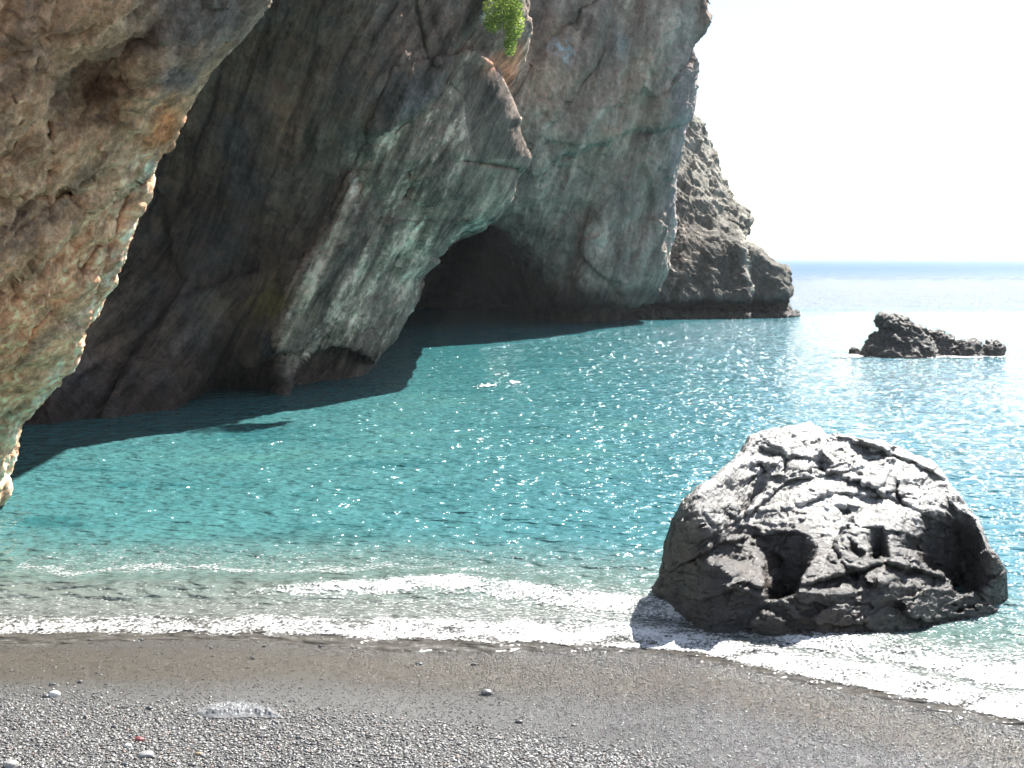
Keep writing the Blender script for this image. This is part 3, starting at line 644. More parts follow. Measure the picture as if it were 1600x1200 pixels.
# ------------------------------------------------------------------ boulder
def build_boulder():
    step = 2.0
    xs = np.arange(1008, 1576+step, step); ys = np.arange(1012, 664, -step)
    PX, PY = np.meshgrid(xs, ys)
    top = np.array([(1008, 940), (1014, 932), (1030, 900), (1043, 858), (1052, 820), (1060, 802), (1070, 790), (1086, 775), (1104, 757), (1122, 745), (1140, 728), (1162, 708), (1170, 692), (1174, 682), (1190, 675), (1215, 671), (1240, 668), (1262, 665), (1282, 668), (1292, 680), (1312, 677), (1330, 682),
                    (1350, 687), (1380, 690), (1410, 702), (1440, 717), (1462, 730), (1478, 748), (1482, 756), (1500, 776), (1520, 800), (1534, 828), (1545, 858), (1560, 875), (1569, 885), (1572, 910), (1571, 935), (1566, 950), (1576, 956)], float)
    bot = np.array([(1008, 943), (1030, 948), (1052, 962), (1080, 978), (1110, 1000), (1150, 998), (1200, 1002), (1240, 1008), (1300, 1008), (1380, 1000), (1440, 986), (1500, 968), (1566, 954), (1576, 960)], float)
    yt = np.interp(xs, top[:, 0], top[:, 1]); yb = np.maximum(np.interp(xs, bot[:, 0], bot[:, 1]), yt+4)
    S = np.full(PX.shape, 0.0118)
    S = np.where(PY < 745, 0.0135, S)
    S = np.where((PX > 1150) & (PX < 1460) & (PY < 830), 0.0135, S)
    def area(poly, v):
        nonlocal S
        S = np.where(inpoly(PX, PY, poly), v, S)
    # dark flanks and foot: steep to slightly overhanging
    area([(1000, 1020), (1000, 940), (1030, 890), (1048, 840), (1060, 803), (1088, 812), (1120, 832), (1108, 866), (1098, 880), (1130, 884), (1160, 915), (1188, 932), (1240, 922), (1300, 928), (1400, 914), (1478, 920), (1520, 914), (1540, 885), (1556, 870), (1580, 880), (1580, 1020)], 0.0003)
    area([(1190, 1012), (1190, 960), (1300, 950), (1500, 940), (1572, 930), (1572, 1012)], -0.0004)
    S = blur(S, 1)
    mask = (PY <= yb[None]+step) & (PY >= yt[None]-step)
    base = PY >= yb[None]-step*0.5
    Db = np.interp(xs, bot[:, 0], [Yw(min(v, 1008)) for v in bot[:, 1]])
    Db = np.convolve(np.pad(Db, 8, mode='edge'), np.ones(17)/17, 'valid')
    D = np.zeros(PX.shape); D[0] = Db
    for r in range(1, len(ys)):
        D[r] = np.where(base[r], Db, D[r-1]+S[r]*step)
    # least squares with lateral smoothness
    wx, wy = 0.12, 1.0
    gxt = 0.0
    for it in range(900):
        up = np.vstack([D[1:], D[-1:]]); dn = np.vstack([D[:1], D[:-1]]); lf = np.hstack([D[:, :1], D[:, :-1]]); rr = np.hstack([D[:, 1:], D[:, -1:]])
        Sy_up = np.vstack([S[1:], S[-1:]*0])*step; Sy = S*step
        new = (wy*(up-Sy_up)+wy*(dn+Sy)+wx*(lf+rr))/(2*wy+2*wx)
        new[-1] = (wy*(dn+Sy)+wx*(lf+rr))[-1]/(wy+2*wx)
        D = np.where(base, Db[None], new)
    return xs, ys, yt, yb, D
xs, ys, yt, yb, DB = build_boulder()
def sampleD(px, py):
    fx_ = np.clip((px-xs[0])/(xs[1]-xs[0]), 0, len(xs)-1.001); fy_ = np.clip((ys[0]-py)/(ys[0]-ys[1]), 0, len(ys)-1.001)
    i = fx_.astype(int); j = fy_.astype(int); a = fx_-i; b_ = fy_-j
    return (DB[j, i]*(1-a)+DB[j, i+1]*a)*(1-b_)+(DB[j+1, i]*(1-a)+DB[j+1, i+1]*a)*b_
ncol, nrow = 420, 300
cxs = np.linspace(1009, 1572, ncol)
# denser columns near the sides
yts = np.interp(cxs, xs, yt); ybs = np.interp(cxs, xs, yb)
v = np.linspace(0, 1, nrow)[:, None]
PY = ybs[None]+(yts-ybs)[None]*v; PX = np.repeat(cxs[None], nrow, 0)
D = sampleD(PX, PY)
HOLES = [[(1126, 750), (1160, 748), (1215, 738), (1192, 768), (1158, 805), (1148, 782)],
         [(1166, 704), (1176, 694), (1192, 700), (1218, 706), (1240, 713), (1222, 719), (1195, 712)],
         [(1222, 716), (1236, 714), (1232, 732), (1222, 738)],
         [(1266, 712), (1285, 707), (1302, 728), (1288, 741), (1270, 735)],
         [(1345, 717), (1372, 716), (1374, 726), (1350, 725)],
         [(1262, 692), (1276, 690), (1278, 698), (1266, 700)],
         [(1100, 800), (1128, 800), (1150, 806), (1156, 812), (1148, 818)],
         [(1184, 838), (1200, 831), (1230, 831), (1256, 834), (1274, 846), (1282, 864), (1266, 878), (1258, 900), (1244, 928), (1222, 940), (1196, 938), (1192, 890), (1184, 864)],
         [(1298, 788), (1330, 790), (1356, 792), (1340, 804), (1318, 808), (1304, 800)],
         [(1344, 826), (1362, 822), (1382, 824), (1392, 850), (1388, 873), (1362, 874)],
         [(1316, 838), (1330, 842), (1352, 866), (1344, 872), (1328, 860)],
         [(1294, 848), (1304, 852), (1316, 872), (1308, 880)],
         [(1310, 885), (1330, 886), (1350, 900), (1346, 906), (1322, 902)],
         [(1408, 796), (1424, 806), (1450, 804), (1476, 808), (1500, 798), (1522, 812), (1538, 840), (1550, 872), (1552, 905), (1530, 925), (1496, 930), (1484, 912), (1470, 896), (1450, 892), (1430, 870), (1400, 858), (1388, 826), (1412, 816)],
         [(1396, 745), (1402, 742), (1404, 770), (1412, 788), (1404, 790), (1397, 768)],
         [(1476, 786), (1486, 788), (1500, 800), (1490, 806), (1478, 800)],
         [(1140, 822), (1180, 822), (1196, 836), (1180, 842), (1150, 836), (1126, 842)],
         [(1110, 852), (1140, 848), (1180, 866), (1176, 884), (1130, 876), (1104, 876)]]
jx = 13*fbm(np.stack([PX*0.05, PY*0.05, 0*PX], -1), 5, 151, gain=0.65); jy = 9*fbm(np.stack([PX*0.055, PY*0.055, 0*PX+5], -1), 5, 152, gain=0.65)
D0 = D.copy()
for hi_, poly in enumerate(HOLES):
    ins = inpoly(PX+jx, PY+jy, poly)
    cc_ = np.nonzero(ins.any(0))[0]
    for c_ in cc_:
        rws = np.nonzero(ins[:, c_])[0]; top_ = rws.max(); lip = D0[min(top_+2, nrow-1), c_]
        sel = np.arange(rws.min(), top_+1); sel = sel[ins[sel, c_]]
        side = min((c_-cc_[0]+1), (cc_[-1]-c_+1)*1.6)/max(0.42*len(cc_), 3); side = min(1.0, side)
        full = np.maximum(D[sel, c_], lip+0.03)-D[sel, c_]
        D[sel, c_] += full*side
D = np.where(D-D0 > 0.001, blur(D, 1), D)
# broad weathered steps and shallow pits of the bright slabs
q_ = np.stack([PX*0.011+PY*0.005, PY*0.021-PX*0.004, 0*PX+2], -1)
wq = q_+0.35*np.stack([fbm(q_*3, 3, 158), fbm(q_*3+9, 3, 159), 0*PX], -1); D = D+0.125*facet(wq*0.9, 155, 0.8)[0]+0.022*facet(wq*3.1, 156, 0.7)[0]
pit = fbm(q_*4.2, 2, 157, ridge=False); D = D+0.07*sstep(0.34, 0.44, pit)
for ln, hh, ww in (([(1318, 676), (1370, 700), (1430, 724), (1484, 756)], 0.14, 30), ([(1150, 812), (1186, 790), (1230, 752), (1290, 742)], 0.16, 40), ([(1290, 905), (1380, 880), (1440, 892), (1484, 908)], 0.22, 36),
                   ([(1250, 790), (1300, 770), (1390, 778), (1440, 802)], 0.12, 30), ([(1090, 868), (1130, 846), (1190, 838)], 0.16, 40), ([(1180, 742), (1240, 712), (1262, 716)], 0.12, 26)):
    D = D+ledge(PX+jx*0.6, PY+jy*0.6, ln, ww, hh, 2.0)
D = blur(D, 1)
# ends roll backwards
endr = np.minimum(PX-1009, 1572-PX)/42.0; e = np.clip(endr, 0, 1); D = D+0.55*(1-np.sqrt(np.clip(1-(1-e)**2, 0, 1)))
# rim rolls over
rim = np.clip((PY-yts[None])/10.0, 0, 1); D = D+0.16*(1-np.sqrt(np.clip(1-(1-rim)**2, 0, 1)))
P = at(PX, PY, D)
foot = P[:1].copy(); foot = np.repeat(foot, 6, 0); foot[..., 2] -= np.linspace(0.5, 0.06, 6)[:, None]; foot[..., 1] -= 0.02*np.linspace(6, 1, 6)[:, None]
nbk = 90; t = np.linspace(0, 1, nbk+1)[1:][:, None]
T = P[-1]; cxm = (T[:, 0].min()+T[:, 0].max())/2
bk = np.zeros((nbk, ncol, 3)); ph = t*math.pi/2
bk[..., 0] = T[None, :, 0]+(cxm-T[None, :, 0])*0.15*t**2
bk[..., 1] = T[None, :, 1]+(0.35+0.5*T[None, :, 2]/1.8)*np.sin(ph)
bk[..., 2] = -0.5+(T[None, :, 2]+0.5)*np.cos(ph)
P = np.concatenate([foot, P, bk], 0)
N = blur(grid_normals(P), 1); N /= np.maximum(np.linalg.norm(N, axis=-1, keepdims=True), 1e-6)
s_ = np.sign(N[20:200, 100:300, 1].mean())*-1; N = N*s_
a = math.radians(18); X_, Y_, Z_ = P[..., 0], P[..., 1], P[..., 2]
r1 = X_*math.cos(a)+Z_*math.sin(a); r2 = -X_*math.sin(a)+Z_*math.cos(a)
g = fbm(np.stack([r1*1.6, Y_*2.4, r2*5.5], -1), 5, 141, ridge=True, gain=0.6)
f1, e1 = facet(np.stack([r1*1.8, Y_*2.2, r2*3.2], -1), 142, 0.8); f2, e2 = facet(P*7, 143, 0.8)
h = 0.02*fbm(P*1.6, 3, 144)+0.022*g+0.020*f1+0.010*f2+0.003*facet(P*16, 149, 0.8)[0]+0.007*fbm(P*7, 4, 145, ridge=True)+0.004*fbm(P*30, 2, 146)
fade = np.ones(P.shape[:2]); P = P+N*h[..., None]
n = fbm(P*2, 4, 147); n2 = fbm(P*8, 4, 148)
c = np.zeros(P.shape)+np.array([0.21, 0.205, 0.195]); c = mix(c, [0.12, 0.117, 0.112], sstep(0.0, 0.35, n)*0.6); c = mix(c, [0.50, 0.495, 0.48], sstep(-0.08, 0.28, n2+0.5*n)*0.75)
wet = sstep(1.25, 0.75, P[..., 2]+0.35*n+0.30*np.minimum(P[..., 0]-2.7, 0.3))  # wet foot, plus painted shade on the front wall and left flank
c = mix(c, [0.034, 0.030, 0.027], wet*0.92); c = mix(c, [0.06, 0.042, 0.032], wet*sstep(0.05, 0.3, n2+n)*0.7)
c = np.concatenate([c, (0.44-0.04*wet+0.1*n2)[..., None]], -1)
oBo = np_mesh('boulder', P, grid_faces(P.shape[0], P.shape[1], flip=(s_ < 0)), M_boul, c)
tag(oBo, 'huge pitted grey boulder with sunlit top standing in the surf at the shoreline', 'boulder')

# ------------------------------------------------------------------ small rocks out at sea
M_sea_rock = rock_mat('black_wet_rock', 1.6, 0.10, contrast=0.5, spec=0.4)
def sea_rock(name, outline, Y0, thick, seed, label, group=None, amp=0.09):
    # outline rows: (py, x_left, x_right) top to bottom
    o = np.array(outline, float); py = np.linspace(o[0, 0], o[-1, 0], 70)
    xl = np.interp(py, o[:, 0], o[:, 1]); xr = np.interp(py, o[:, 0], o[:, 2])
    k = 150; ph = np.linspace(0, 2*math.pi, k+1)[None]
    wdt = (xr-xl)/(xr-xl).max(); T = thick*np.sqrt(np.clip(wdt, 0.02, 1))[:, None]
    cxx = ((xl+xr)/2)[:, None]; hw = ((xr-xl)/2)[:, None]
    lean = 0.5*thick*(1-(py-py[0])/(py[-1]-py[0]))[:, None]
    Dp = Y0+lean-T*np.sin(ph)*0.5
    P = at(cxx-hw*np.cos(ph), np.repeat(py[:, None], k+1, 1), Y0+lean+0*ph)
    P[..., 1] = Dp
    tp = P[:1].mean(1, keepdims=True)+np.array([0, 0, 0.01]); P = np.concatenate([np.repeat(tp, k+1, 1), P], 0)
    N = grid_normals(P); C = P.mean((0, 1)); s = np.sign(((P-C)*N).sum(-1).mean()); N = N*s
    f1, _ = facet(P*2.2+seed, seed, 0.8); f2, _ = facet(P*5+seed, seed+1, 0.8)
    h = 1.0*amp*(1.3*fbm(P*1.6, 3, seed, ridge=True)+0.9*f1+0.35*f2+0.5*fbm(P*6, 3, seed+3, ridge=True))
    P = P+N*h[..., None]; P[:, -1] = P[:, 0]; P[0] = P[0].mean(0)
    n = fbm(P*3, 4, seed+5)
    c = np.zeros(P.shape)+np.array([0.055, 0.05, 0.045]); c = mix(c, [0.14, 0.13, 0.115], sstep(0.1, 0.4, n)*0.7)
    c = np.concatenate([c, 0.6+0*c[..., :1]], -1)
    ob = np_mesh(name, P, grid_faces(P.shape[0], k+1, flip=(s < 0)), M_sea_rock, c)
    return tag(ob, label, 'rock', group)
YI = Yw(557)
sea_rock('sea_rock', [(492, 1376, 1398), (497, 1373, 1412), (505, 1374, 1420), (512, 1378, 1436), (518, 1377, 1442), (526, 1370, 1447), (536, 1358, 1456), (546, 1349, 1462), (556, 1346, 1466), (566, 1346, 1466)], YI, 2.2, 211,
         'tallest jagged black rock standing out of the sea, its top hooked to the left', 'sea rocks in a row')
sea_rock('sea_rock', [(519, 1454, 1466), (524, 1450, 1474), (532, 1444, 1484), (542, 1440, 1492), (552, 1440, 1497), (564, 1440, 1497)], YI+0.5, 1.5, 221,
         'black rock with a pointed top just right of the tallest sea rock', 'sea rocks in a row')
sea_rock('sea_rock', [(535, 1504, 1520), (539, 1498, 1528), (547, 1492, 1533), (556, 1492, 1535), (566, 1492, 1535)], YI-0.1, 1.0, 231,
         'low rounded black sea rock, third along from the tall hooked one', 'sea rocks in a row')
sea_rock('sea_rock', [(535, 1546, 1556), (538, 1541, 1560), (545, 1537, 1564), (555, 1534, 1563), (566, 1534, 1563)], YI-0.05, 0.9, 241,
         'small blocky black rock at the far right end of the row in the sea', 'sea rocks in a row')
sea_rock('sea_rock', [(544, 1333, 1338), (547, 1329, 1342), (551, 1328, 1344), (556, 1328, 1344)], YI+1.0, 0.5, 251,
         'tiny rock barely breaking the surface left of the tallest sea rock', 'sea rocks in a row', 0.05)

# foam collar around the sea rocks
a_ = np.linspace(1300, 1590, 900); jj = np.linspace(549, 567, 60)
AX, AY = np.meshgrid(a_, jj); AY_w = Yw(AY)
P = at(AX, AY, AY_w); q0 = P*np.array([1.2, 0.8, 0]); lac = fbm(q0*2.0, 4, 261, ridge=True)
dn = np.exp(-((AY-558-0.004*(AX-1450)+3*vnoise(q0*0.6, 262))/3.5)**2)*0.9
kp = (dn+0.5*lac) > 0.95; P[..., 2] = wave_z(P[..., 0], P[..., 1])+0.03
used, q = keep_faces(*AX.shape, kp); oF2 = np_mesh('sea_foam', P.reshape(-1, 3)[used], q, M_foam, foamcol(np.full(len(used), 0.8))); tag(oF2, 'thin white foam line along the foot of the row of sea rocks', kind='stuff')
# foam patch in mid cove
a_ = np.linspace(725, 835, 500); jj = np.linspace(580, 616, 140); AX, AY = np.meshgrid(a_, jj)
P = at(AX, AY, Yw(AY)); lac = fbm(P*np.array([2.5, 2.0, 0]), 4, 265, ridge=True)
dn = 0.75*np.maximum(blob(AX, AY, 760, 604, 26, 5, -6), np.maximum(blob(AX, AY, 805, 599, 20, 3.5, 6), 0.7*blob(AX, AY, 775, 588, 26, 3)))
kp = (dn+0.45*lac+0.5*vnoise(P*np.array([9, 5, 0]), 266)) > 0.80; P[..., 2] = wave_z(P[..., 0], P[..., 1])+0.03
used, q = keep_faces(*AX.shape, kp); oF3 = np_mesh('sea_foam', P.reshape(-1, 3)[used], q, M_foam, foamcol(np.full(len(used), 0.8))); tag(oF3, 'small ragged patch of foam floating in the middle of the cove', kind='stuff')

# ------------------------------------------------------------------ shrub on the cliff
root = bpy.data.objects.new('cliff_shrub', None); link(root)
base = at(790, -15, 37.0); root.location = tuple(base)
tag(root, 'bright green leafy shrub hanging from the cliff top edge', 'shrub')
m, nt, b = base_mat('green_leaf'); L = nt.links.new
b.inputs['Roughness'].default_value = 0.5
at_ = nd(nt, 'ShaderNodeAttribute', attribute_name='pigment'); L(at_.outputs['Color'], b.inputs['Base Color'])
tr = nd(nt, 'ShaderNodeBsdfTranslucent'); L(at_.outputs['Color'], tr.inputs['Color']); mxs = nd(nt, 'ShaderNodeMixShader'); mxs.inputs[0].default_value = 0.5
L(b.outputs[0], mxs.inputs[1]); L(tr.outputs[0], mxs.inputs[2]); L(mxs.outputs[0], nt.nodes['Material Output'].inputs['Surface'])
M_leaf = m
nl = 4200; V = []; Fq = []; Cc = []
cl = [(787, 10, 34, 28, 1.0), (803, 34, 17, 30, 0.8), (770, 36, 15, 16, 0.5), (797, 66, 10, 24, 0.6), (812, -20, 20, 25, 1), (775, -25, 35, 25, 1)]
for i in range(nl):
    k = random.choices(range(len(cl)), weights=[3, 2.2, 1, 1.1, 1.2, 1.5])[0]; cxx, cyy, rx_, ry_, rd = cl[k]
    while True:
        u_ = np.array([random.uniform(-1, 1) for _ in range(3)])
        if (u_**2).sum() < 1: break
    p = at(cxx+u_[0]*rx_, cyy+u_[1]*ry_, 36.6+u_[2]*0.55*rd)-base
    n_ = np.array([random.gauss(0, 1), random.gauss(0, 1), random.gauss(0.4, 1)]); n_ /= np.linalg.norm(n_)
    t1 = np.cross(n_, [0, 0, 1.0]); t1 /= np.linalg.norm(t1)+1e-6; t2 = np.cross(n_, t1); s = random.uniform(0.022, 0.045)
    b0 = len(V); V += [p-t1*s*1.3, p-t2*s*0.7, p+t1*s*1.3, p+t2*s*0.7, ]; Fq.append((b0, b0+1, b0+2, b0+3))
    g_ = random.random(); cc = np.array([0.13, 0.22, 0.05])*(1-g_)+np.array([0.42, 0.50, 0.09])*g_; Cc += [cc]*4
lf = np_mesh('foliage', V, Fq, M_leaf, np.array(Cc), root, smooth=False)
def tube(name, pts, r0, r1, mat, parent=None, k=7):
    pts = np.asarray(pts, float); V = []; n_ = len(pts)
    for i, p in enumerate(pts):
        tgt = pts[min(i+1, n_-1)]-pts[max(i-1, 0)]; tgt /= np.linalg.norm(tgt); a1 = np.cross(tgt, [0.3, 0.9, 0.1]); a1 /= np.linalg.norm(a1); a2 = np.cross(tgt, a1)
        r = r0+(r1-r0)*i/(n_-1)
        for j in range(k): th = 2*math.pi*j/k; V.append(p+r*(math.cos(th)*a1+math.sin(th)*a2))
    Fq = [(i*k+j, i*k+(j+1) % k, (i+1)*k+(j+1) % k, (i+1)*k+j) for i in range(n_-1) for j in range(k)]
    return np_mesh(name, V, Fq, mat, None, parent)
m, nt, b = base_mat('bark'); b.inputs['Base Color'].default_value = (0.09, 0.065, 0.045, 1); b.inputs['Roughness'].default_value = 0.9; M_bark = m
for k_, (x1, y1) in enumerate(((798, 50), (775, 40), (812, 20), (788, 70), (765, 0))):
    pts = [at(785, -40, 37.4)-base, at(787, -20, 37.0)-base, at((785+x1)/2, (y1-20)/2, 36.8)-base, at(x1, y1, 36.6)-base]
    tube('stem', pts, 0.035, 0.008, M_bark, root)
# dead twig hanging in from above at the sky line
tw = np_mesh  # keep linter quiet
pts = [at(1092, -40, 72.5), at(1100, -14, 72.3), at(1105, 0, 72.2), at(1107, 3, 72.2), at(1110, 7, 72.2)]
o = tube('twig', pts, 0.07, 0.03, M_bark); tag(o, 'thin bare twig hanging against the sky beside the cliff top', 'twig')

# ------------------------------------------------------------------ gravel and stones
ico = []
ph_ = (1+5**0.5)/2
IV = np.array([(-1, ph_, 0), (1, ph_, 0), (-1, -ph_, 0), (1, -ph_, 0), (0, -1, ph_), (0, 1, ph_), (0, -1, -ph_), (0, 1, -ph_), (ph_, 0, -1), (ph_, 0, 1), (-ph_, 0, -1), (-ph_, 0, 1)], float); IV /= np.linalg.norm(IV[0])
IF = np.array([(0, 11, 5), (0, 5, 1), (0, 1, 7), (0, 7, 10), (0, 10, 11), (1, 5, 9), (5, 11, 4), (11, 10, 2), (10, 7, 6), (7, 1, 8), (3, 9, 4), (3, 4, 2), (3, 2, 6), (3, 6, 8), (3, 8, 9), (4, 9, 5), (2, 4, 11), (6, 2, 10), (8, 6, 7), (9, 8, 1)])
IV0, IF0 = IV, IF
OV = np.array([(1, 0, 0), (-1, 0, 0), (0, 1, 0), (0, -1, 0), (0, 0, 1), (0, 0, -1)], float); OF = np.array([(0, 2, 4), (2, 1, 4), (1, 3, 4), (3, 0, 4), (2, 0, 5), (1, 2, 5), (3, 1, 5), (0, 3, 5)])
def scatter(name, x, y, r, mat, cols, rough, sink=0.25, flat=0.5, sm=True, oct_=False):
    IV, IF = (OV, OF) if oct_ else (IV0, IF0); K = len(IV)
    n = len(x); z = beach_surface(x, y)
    ang = RNG.uniform(0, 2*np.pi, n); st = RNG.uniform(0.7, 1.5, n); fl = RNG.uniform(0.6, 1.3, n)*flat
    V = IV[None]*(1+RNG.uniform(-0.18, 0.18, (n, K, 1))); V = V*np.stack([st, 1/st, fl], -1)[:, None]*r[:, None, None]
    tx = RNG.normal(0, 0.25, n); V[..., 2] += V[..., 0]*tx[:, None]
    ca, sa = np.cos(ang)[:, None], np.sin(ang)[:, None]
    W = np.stack([V[..., 0]*ca-V[..., 1]*sa, V[..., 0]*sa+V[..., 1]*ca, V[..., 2]], -1)
    W += np.stack([x, y, z+r*fl*(1-2*sink)], -1)[:, None]
    Fc = (IF[None]+np.arange(n)[:, None, None]*K).reshape(-1, 3)
    c4 = np.concatenate([cols, rough[:, None]], -1); c4 = np.repeat(c4[:, None], K, 1)
    return np_mesh(name, W, Fc, mat, c4, smooth=sm)
M_peb = rock_mat('pebble_stone', 25.0, 0.003, contrast=0.25, spec=0.5)
pal = np.array([(0.20, 0.20, 0.20), (0.30, 0.30, 0.29), (0.12, 0.12, 0.125), (0.24, 0.22, 0.20), (0.42, 0.41, 0.40), (0.28, 0.21, 0.18), (0.07, 0.07, 0.075), (0.6, 0.58, 0.55)])
wts = np.array([5, 4, 4, 3, 2, 1, 2, 0.5]); wts = wts/wts.sum()
n0 = 60000
yy = RNG.uniform(8.9, 12.6, n0); xx = RNG.uniform(-1, 1, n0)*(yy*0.44)
inl = shoreY(xx)-yy; pm = fbm(np.stack([xx*0.8, yy*1.2, 0*xx], -1), 3, 301)
dens = 0.03+0.97*sstep(1.7, 2.5, inl+0.4*pm-np.clip(0.17*(xx+4.4), -0.2, 0.75)-1.2*sstep(0, 2.5, xx))
dens = dens*sstep(0.02, 0.3, inl)
k_ = RNG.uniform(0, 1, n0) < dens; xx, yy, inl = xx[k_][:26000], yy[k_][:26000], inl[k_][:26000]
nn = len(xx); rr = 0.007+0.009*RNG.random(nn)**2.5+0.006*sstep(2.0, 3.2, inl)*RNG.random(nn)**2
cols = 0.68*pal[RNG.choice(len(pal), nn, p=wts)]*(0.8+0.4*RNG.random((nn, 1)))
rg = np.clip(RNG.normal(0.36, 0.09, nn), 0.15, 0.7)
og = scatter('gravel', xx, yy, rr, M_peb, cols, rg); tag(og, 'mixed grey shiny gravel covering the beach in the foreground', kind='stuff')

n1_ = 34000
yy = RNG.uniform(8.9, 13.2, n1_); xx = RNG.uniform(-1, 1, n1_)*(yy*0.44); inl = shoreY(xx)-yy
k_ = inl > 0.05; yy, xx, inl = yy[k_], xx[k_], inl[k_]; nn = len(xx)
cols = pal[RNG.choice(len(pal), nn, p=wts)]*(np.array([0.42, 0.38, 0.32])+np.array([0.30, 0.36, 0.46])*sstep(-1.5, 2, xx)[:, None])*(0.7+0.5*RNG.random((nn, 1)))  # whiter to the right: glare of the wet beach painted into the grains
og2 = scatter('fine_gravel', xx, yy, 0.0045+0.004*RNG.random(nn)+0.006*sstep(-1.5, 1.5, xx)*RNG.random(nn), M_peb, cols, np.clip(RNG.normal(0.25, 0.07, nn)-0.11*sstep(-3, 2, xx), 0.09, 0.6), 0.2, 0.5, oct_=True); tag(og2, 'fine wet brown grit between the water and the coarser gravel', kind='stuff')

def stone(name, px, py, w, hgt, col, rough, label, group=None, seed=0, Ymul=1.0):
    # a rounded stone of w x hgt photo pixels lying on the beach
    Y = 10.0
    for _ in range(12):
        p = at(px, py, Y); Y += (p[2]-float(beach_surface(np.array([p[0]]), np.array([p[1]]))[0]))*2.0
    p = at(px, py, Y); s = Y/F
    nu, nv = 28, 18; th = np.linspace(0, 2*math.pi, nu+1)[None]; ph = np.linspace(0, math.pi, nv)[:, None]
    S = np.stack([np.sin(ph)*np.cos(th), np.sin(ph)*np.sin(th), np.cos(ph)+0*th], -1)
    S = np.sign(S)*np.abs(S)**0.85
    f_, _ = facet(S*1.3+seed*3.1, seed+400, 0.5)
    S = S*(1+0.12*fbm(S*1.2+seed, 2, seed+410)+0.10*f_)[..., None]
    W = S*np.array([w*s/2, w*s*0.38, hgt*s*0.62]); W[:, -1] = W[:, 0]
    W[..., 2] += hgt*s*0.28
    c = np.zeros(W.shape)+np.array(col); c = np.concatenate([c*(1+0.3*fbm(S*3, 3, seed+420))[..., None], rough+0*c[..., :1]], -1)
    o = np_mesh(name, W, grid_faces(nv, nu+1, flip=True), M_peb, c); o.location = tuple(p); o.rotation_euler[2] = random.uniform(-0.3, 0.3)
    return tag(o, label, 'stone', group)
stone('stone', 760, 1085, 19, 9, (0.13, 0.13, 0.125), 0.35, 'smooth dark grey oval stone lying alone on the wet brown gravel', None, 1)
stone('stone', 86, 1088, 17, 10, (0.62, 0.60, 0.56), 0.6, 'chalky white blocky stone with a dark shadow side near the left edge', None, 2)
stone('stone', 72, 1089, 10, 5, (0.12, 0.12, 0.12), 0.4, 'dark flat stone touching the left side of the chalky white stone', None, 3)
stone('stone', 218, 1158, 16, 8, (0.16, 0.045, 0.045), 0.3, 'red stone among the grey gravel below the dark oval ones at lower left', None, 4)
stone('stone', 228, 1182, 26, 10, (0.22, 0.22, 0.22), 0.4, 'broad grey stone near the bottom edge, just below the red stone', None, 5)
stone('stone', 200, 1167, 12, 6, (0.72, 0.70, 0.66), 0.5, 'small bright white stone between the red stone and the broad grey stone', None, 6)
stone('stone', 18, 1198, 24, 12, (0.34, 0.33, 0.31), 0.5, 'pale grey stone cut by the bottom left corner', None, 7)
stone('stone', 310, 1180, 12, 6, (0.24, 0.17, 0.10), 0.5, 'ochre brown stone at the bottom, below the crumpled clear sheet', None, 8)
dk = [(82, 1069, 11, 4), (125, 1066, 8, 5), (220, 1000, 9, 4), (152, 1051, 8, 3), (233, 1107, 11, 6), (147, 1107, 6, 3), (245, 1123, 12, 4), (179, 1136, 11, 5), (328, 1108, 6, 4), (409, 1151, 18, 6), (466, 1153, 9, 5), (140, 1000, 7, 3), (500, 1010, 6, 4), (413, 1010, 5, 4),
      (811, 1128, 12, 5), (896, 1133, 8, 4), (716, 1162, 14, 5), (684, 1167, 7, 4), (670, 1156, 9, 4), (871, 1183, 8, 4), (760, 1198, 22, 5), (655, 1037, 12, 4), (740, 1038, 9, 4), (134, 1121, 9, 5), (37, 1132, 14, 5), (395, 1029, 6, 4), (330, 1012, 6, 3), (635, 1184, 9, 5), (365, 1168, 8, 4), (470, 1170, 9, 4), (560, 1190, 10, 5), (97, 1192, 14, 6), (195, 1195, 13, 6), (300, 1196, 12, 6), (60, 1165, 12, 5)]
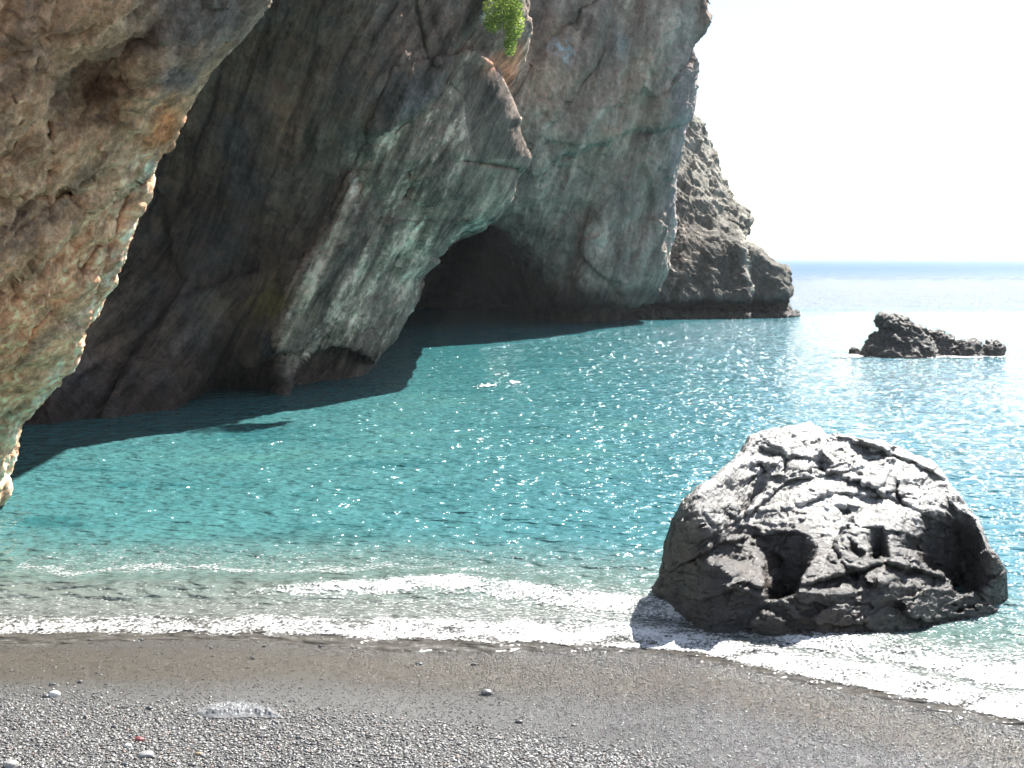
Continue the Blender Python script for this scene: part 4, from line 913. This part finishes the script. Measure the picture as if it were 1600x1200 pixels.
DKL = ['dark flat pebble lying seaward of the chalky white stone on brown wet sand', 'dark pebble on brown wet sand, right of and behind the chalky white stone',
 'largest dark pebble right at the surf line on the left side of the beach', 'small dark pebble alone on the brown wet strip, farther up from the chalky white stone',
 'dark pebble left of the clear sheet and a little seaward of its left tip', 'small dark pebble level with the edge of the gravel, right of the chalky white stone',
 'flat dark pebble just left of the left tip of the clear sheet', 'dark pebble up and to the left of the red stone',
 'small dark pebble on the sand directly behind the left half of the clear sheet', 'widest dark pebble in front of the right end of the clear sheet',
 'dark pebble beside the clear sheet, right neighbour of the widest dark pebble there', 'small dark pebble by the surf line nearer the left edge than the large one',
 'dark speck of a pebble near the surf, rightmost of three behind the clear sheet', 'dark speck of a pebble near the surf line, middle one behind the clear sheet',
 'dark pebble to the right of and nearer than the smooth dark grey oval stone', 'dark pebble farthest to the right on the beach',
 'long dark pebble in the front gravel below and left of the smooth grey oval stone', 'small dark pebble touching the left side of the long dark pebble in the front gravel',
 'small dark pebble just behind the left end of the long dark front pebble', 'small dark pebble in front of the rightmost dark pebble near the bottom edge',
 'very wide dark pebble at the bottom edge below the smooth grey oval stone', 'thin dark pebble on wet sand close to the surf, left of the oval stone',
 'thin dark pebble on smooth wet sand close to the surf, directly behind the oval stone', 'dark pebble in the gravel between the chalky white stone and the red stone',
 'wide dark pebble in the gravel below the chalky white stone, near the left edge', 'small dark pebble halfway between the surf and the right end of the clear sheet',
 'small dark pebble near the surf, leftmost of the three behind the clear sheet', 'small dark front pebble, left of and nearer than the long dark one',
 'small dark pebble directly in front of the middle of the clear sheet, near the bottom', 'dark pebble below and right of the widest one by the clear sheet',
 'dark pebble at the bottom edge midway between the clear sheet and the oval stone', 'broad dark pebble at the bottom edge, left of the broad grey stone',
 'broad dark bottom edge pebble touching the left end of the broad grey stone', 'broad dark bottom edge pebble in front of the left end of the clear sheet',
 'dark pebble in the left gravel, seaward and left of the broad bottom edge pebbles']
for i, (a, b2, c2, d2) in enumerate(dk):
    stone('pebble', a, b2+1, c2, d2, (0.075, 0.075, 0.078), 0.33, DKL[i], 'dark wet pebbles strewn on the gravel', 20+i)

# crumpled clear sheet on the gravel
m, nt, b = base_mat('clear_wet_film'); b.inputs['Base Color'].default_value = (0.40, 0.41, 0.42, 1); b.inputs['Roughness'].default_value = 0.14; b.inputs['Alpha'].default_value = 0.9
b.inputs['Transmission Weight'].default_value = 0.55; b.inputs['IOR'].default_value = 1.2
M_film = m
U, Vv = np.meshgrid(np.linspace(0, 1, 150), np.linspace(0, 1, 60))
Yc = 10.35
oux = 302+U*140; wid = np.interp(U, [0, .1, .3, .5, .65, .8, 1], [0.05, .45, .9, 1, .8, .65, .1])
ouy = 1123+(1-2*Vv)*-0+ (Vv-0.5)*-1*28*wid+np.interp(U, [0, .4, .7, 1], [6, 0, 2, 13])
PXs, PYs = oux, ouy
Pm = at(PXs, PYs, np.array([Yw(v) for v in PYs.ravel()]).reshape(PYs.shape)*0.985)
Pm[..., 2] = beach_surface(Pm[..., 0], Pm[..., 1])
cr = fbm(np.stack([Pm[..., 0]*9, Pm[..., 1]*6, 0*U], -1), 4, 321, ridge=True, gain=0.7)
edge_ = np.clip(np.minimum(Vv, 1-Vv)*4, 0, 1)*np.clip(np.minimum(U, 1-U)*6, 0, 1)
Pm[..., 2] += 0.010+0.042*edge_*(0.4+1.0*cr)
osheet = np_mesh('plastic_sheet', Pm, grid_faces(*U.shape), M_film); tag(osheet, 'crumpled clear glossy sheet lying flat on the gravel left of centre', 'plastic sheet')
# ------------------------------------------------------------------ thin bright sea haze
hv = [(x, y, z) for z in (-9.0, 36.0) for y in (-70, 30500) for x in (-30500, 30500)]
m = bpy.data.materials.new('sea_haze'); m.use_nodes = True; nt = m.node_tree; nt.nodes.clear()
pv = nt.nodes.new('ShaderNodeVolumePrincipled'); pv.inputs['Density'].default_value = 0.00018; pv.inputs['Color'].default_value = (0.9, 0.95, 1.0, 1); pv.inputs['Anisotropy'].default_value = 0.2
mo = nt.nodes.new('ShaderNodeOutputMaterial'); nt.links.new(pv.outputs[0], mo.inputs['Volume'])
oH = np_mesh('haze', hv, [(0, 2, 3, 1), (4, 5, 7, 6), (0, 1, 5, 4), (2, 6, 7, 3), (0, 4, 6, 2), (1, 3, 7, 5)], m, smooth=False); tag(oH, kind='stuff')
print('TRIS', sum(sum(len(p.vertices)-2 for p in o.data.polygons) if len(o.data.polygons) < 10 else len(o.data.polygons)*(2 if len(o.data.polygons[0].vertices) == 4 else 1) for o in COL.objects if o.type == 'MESH'))
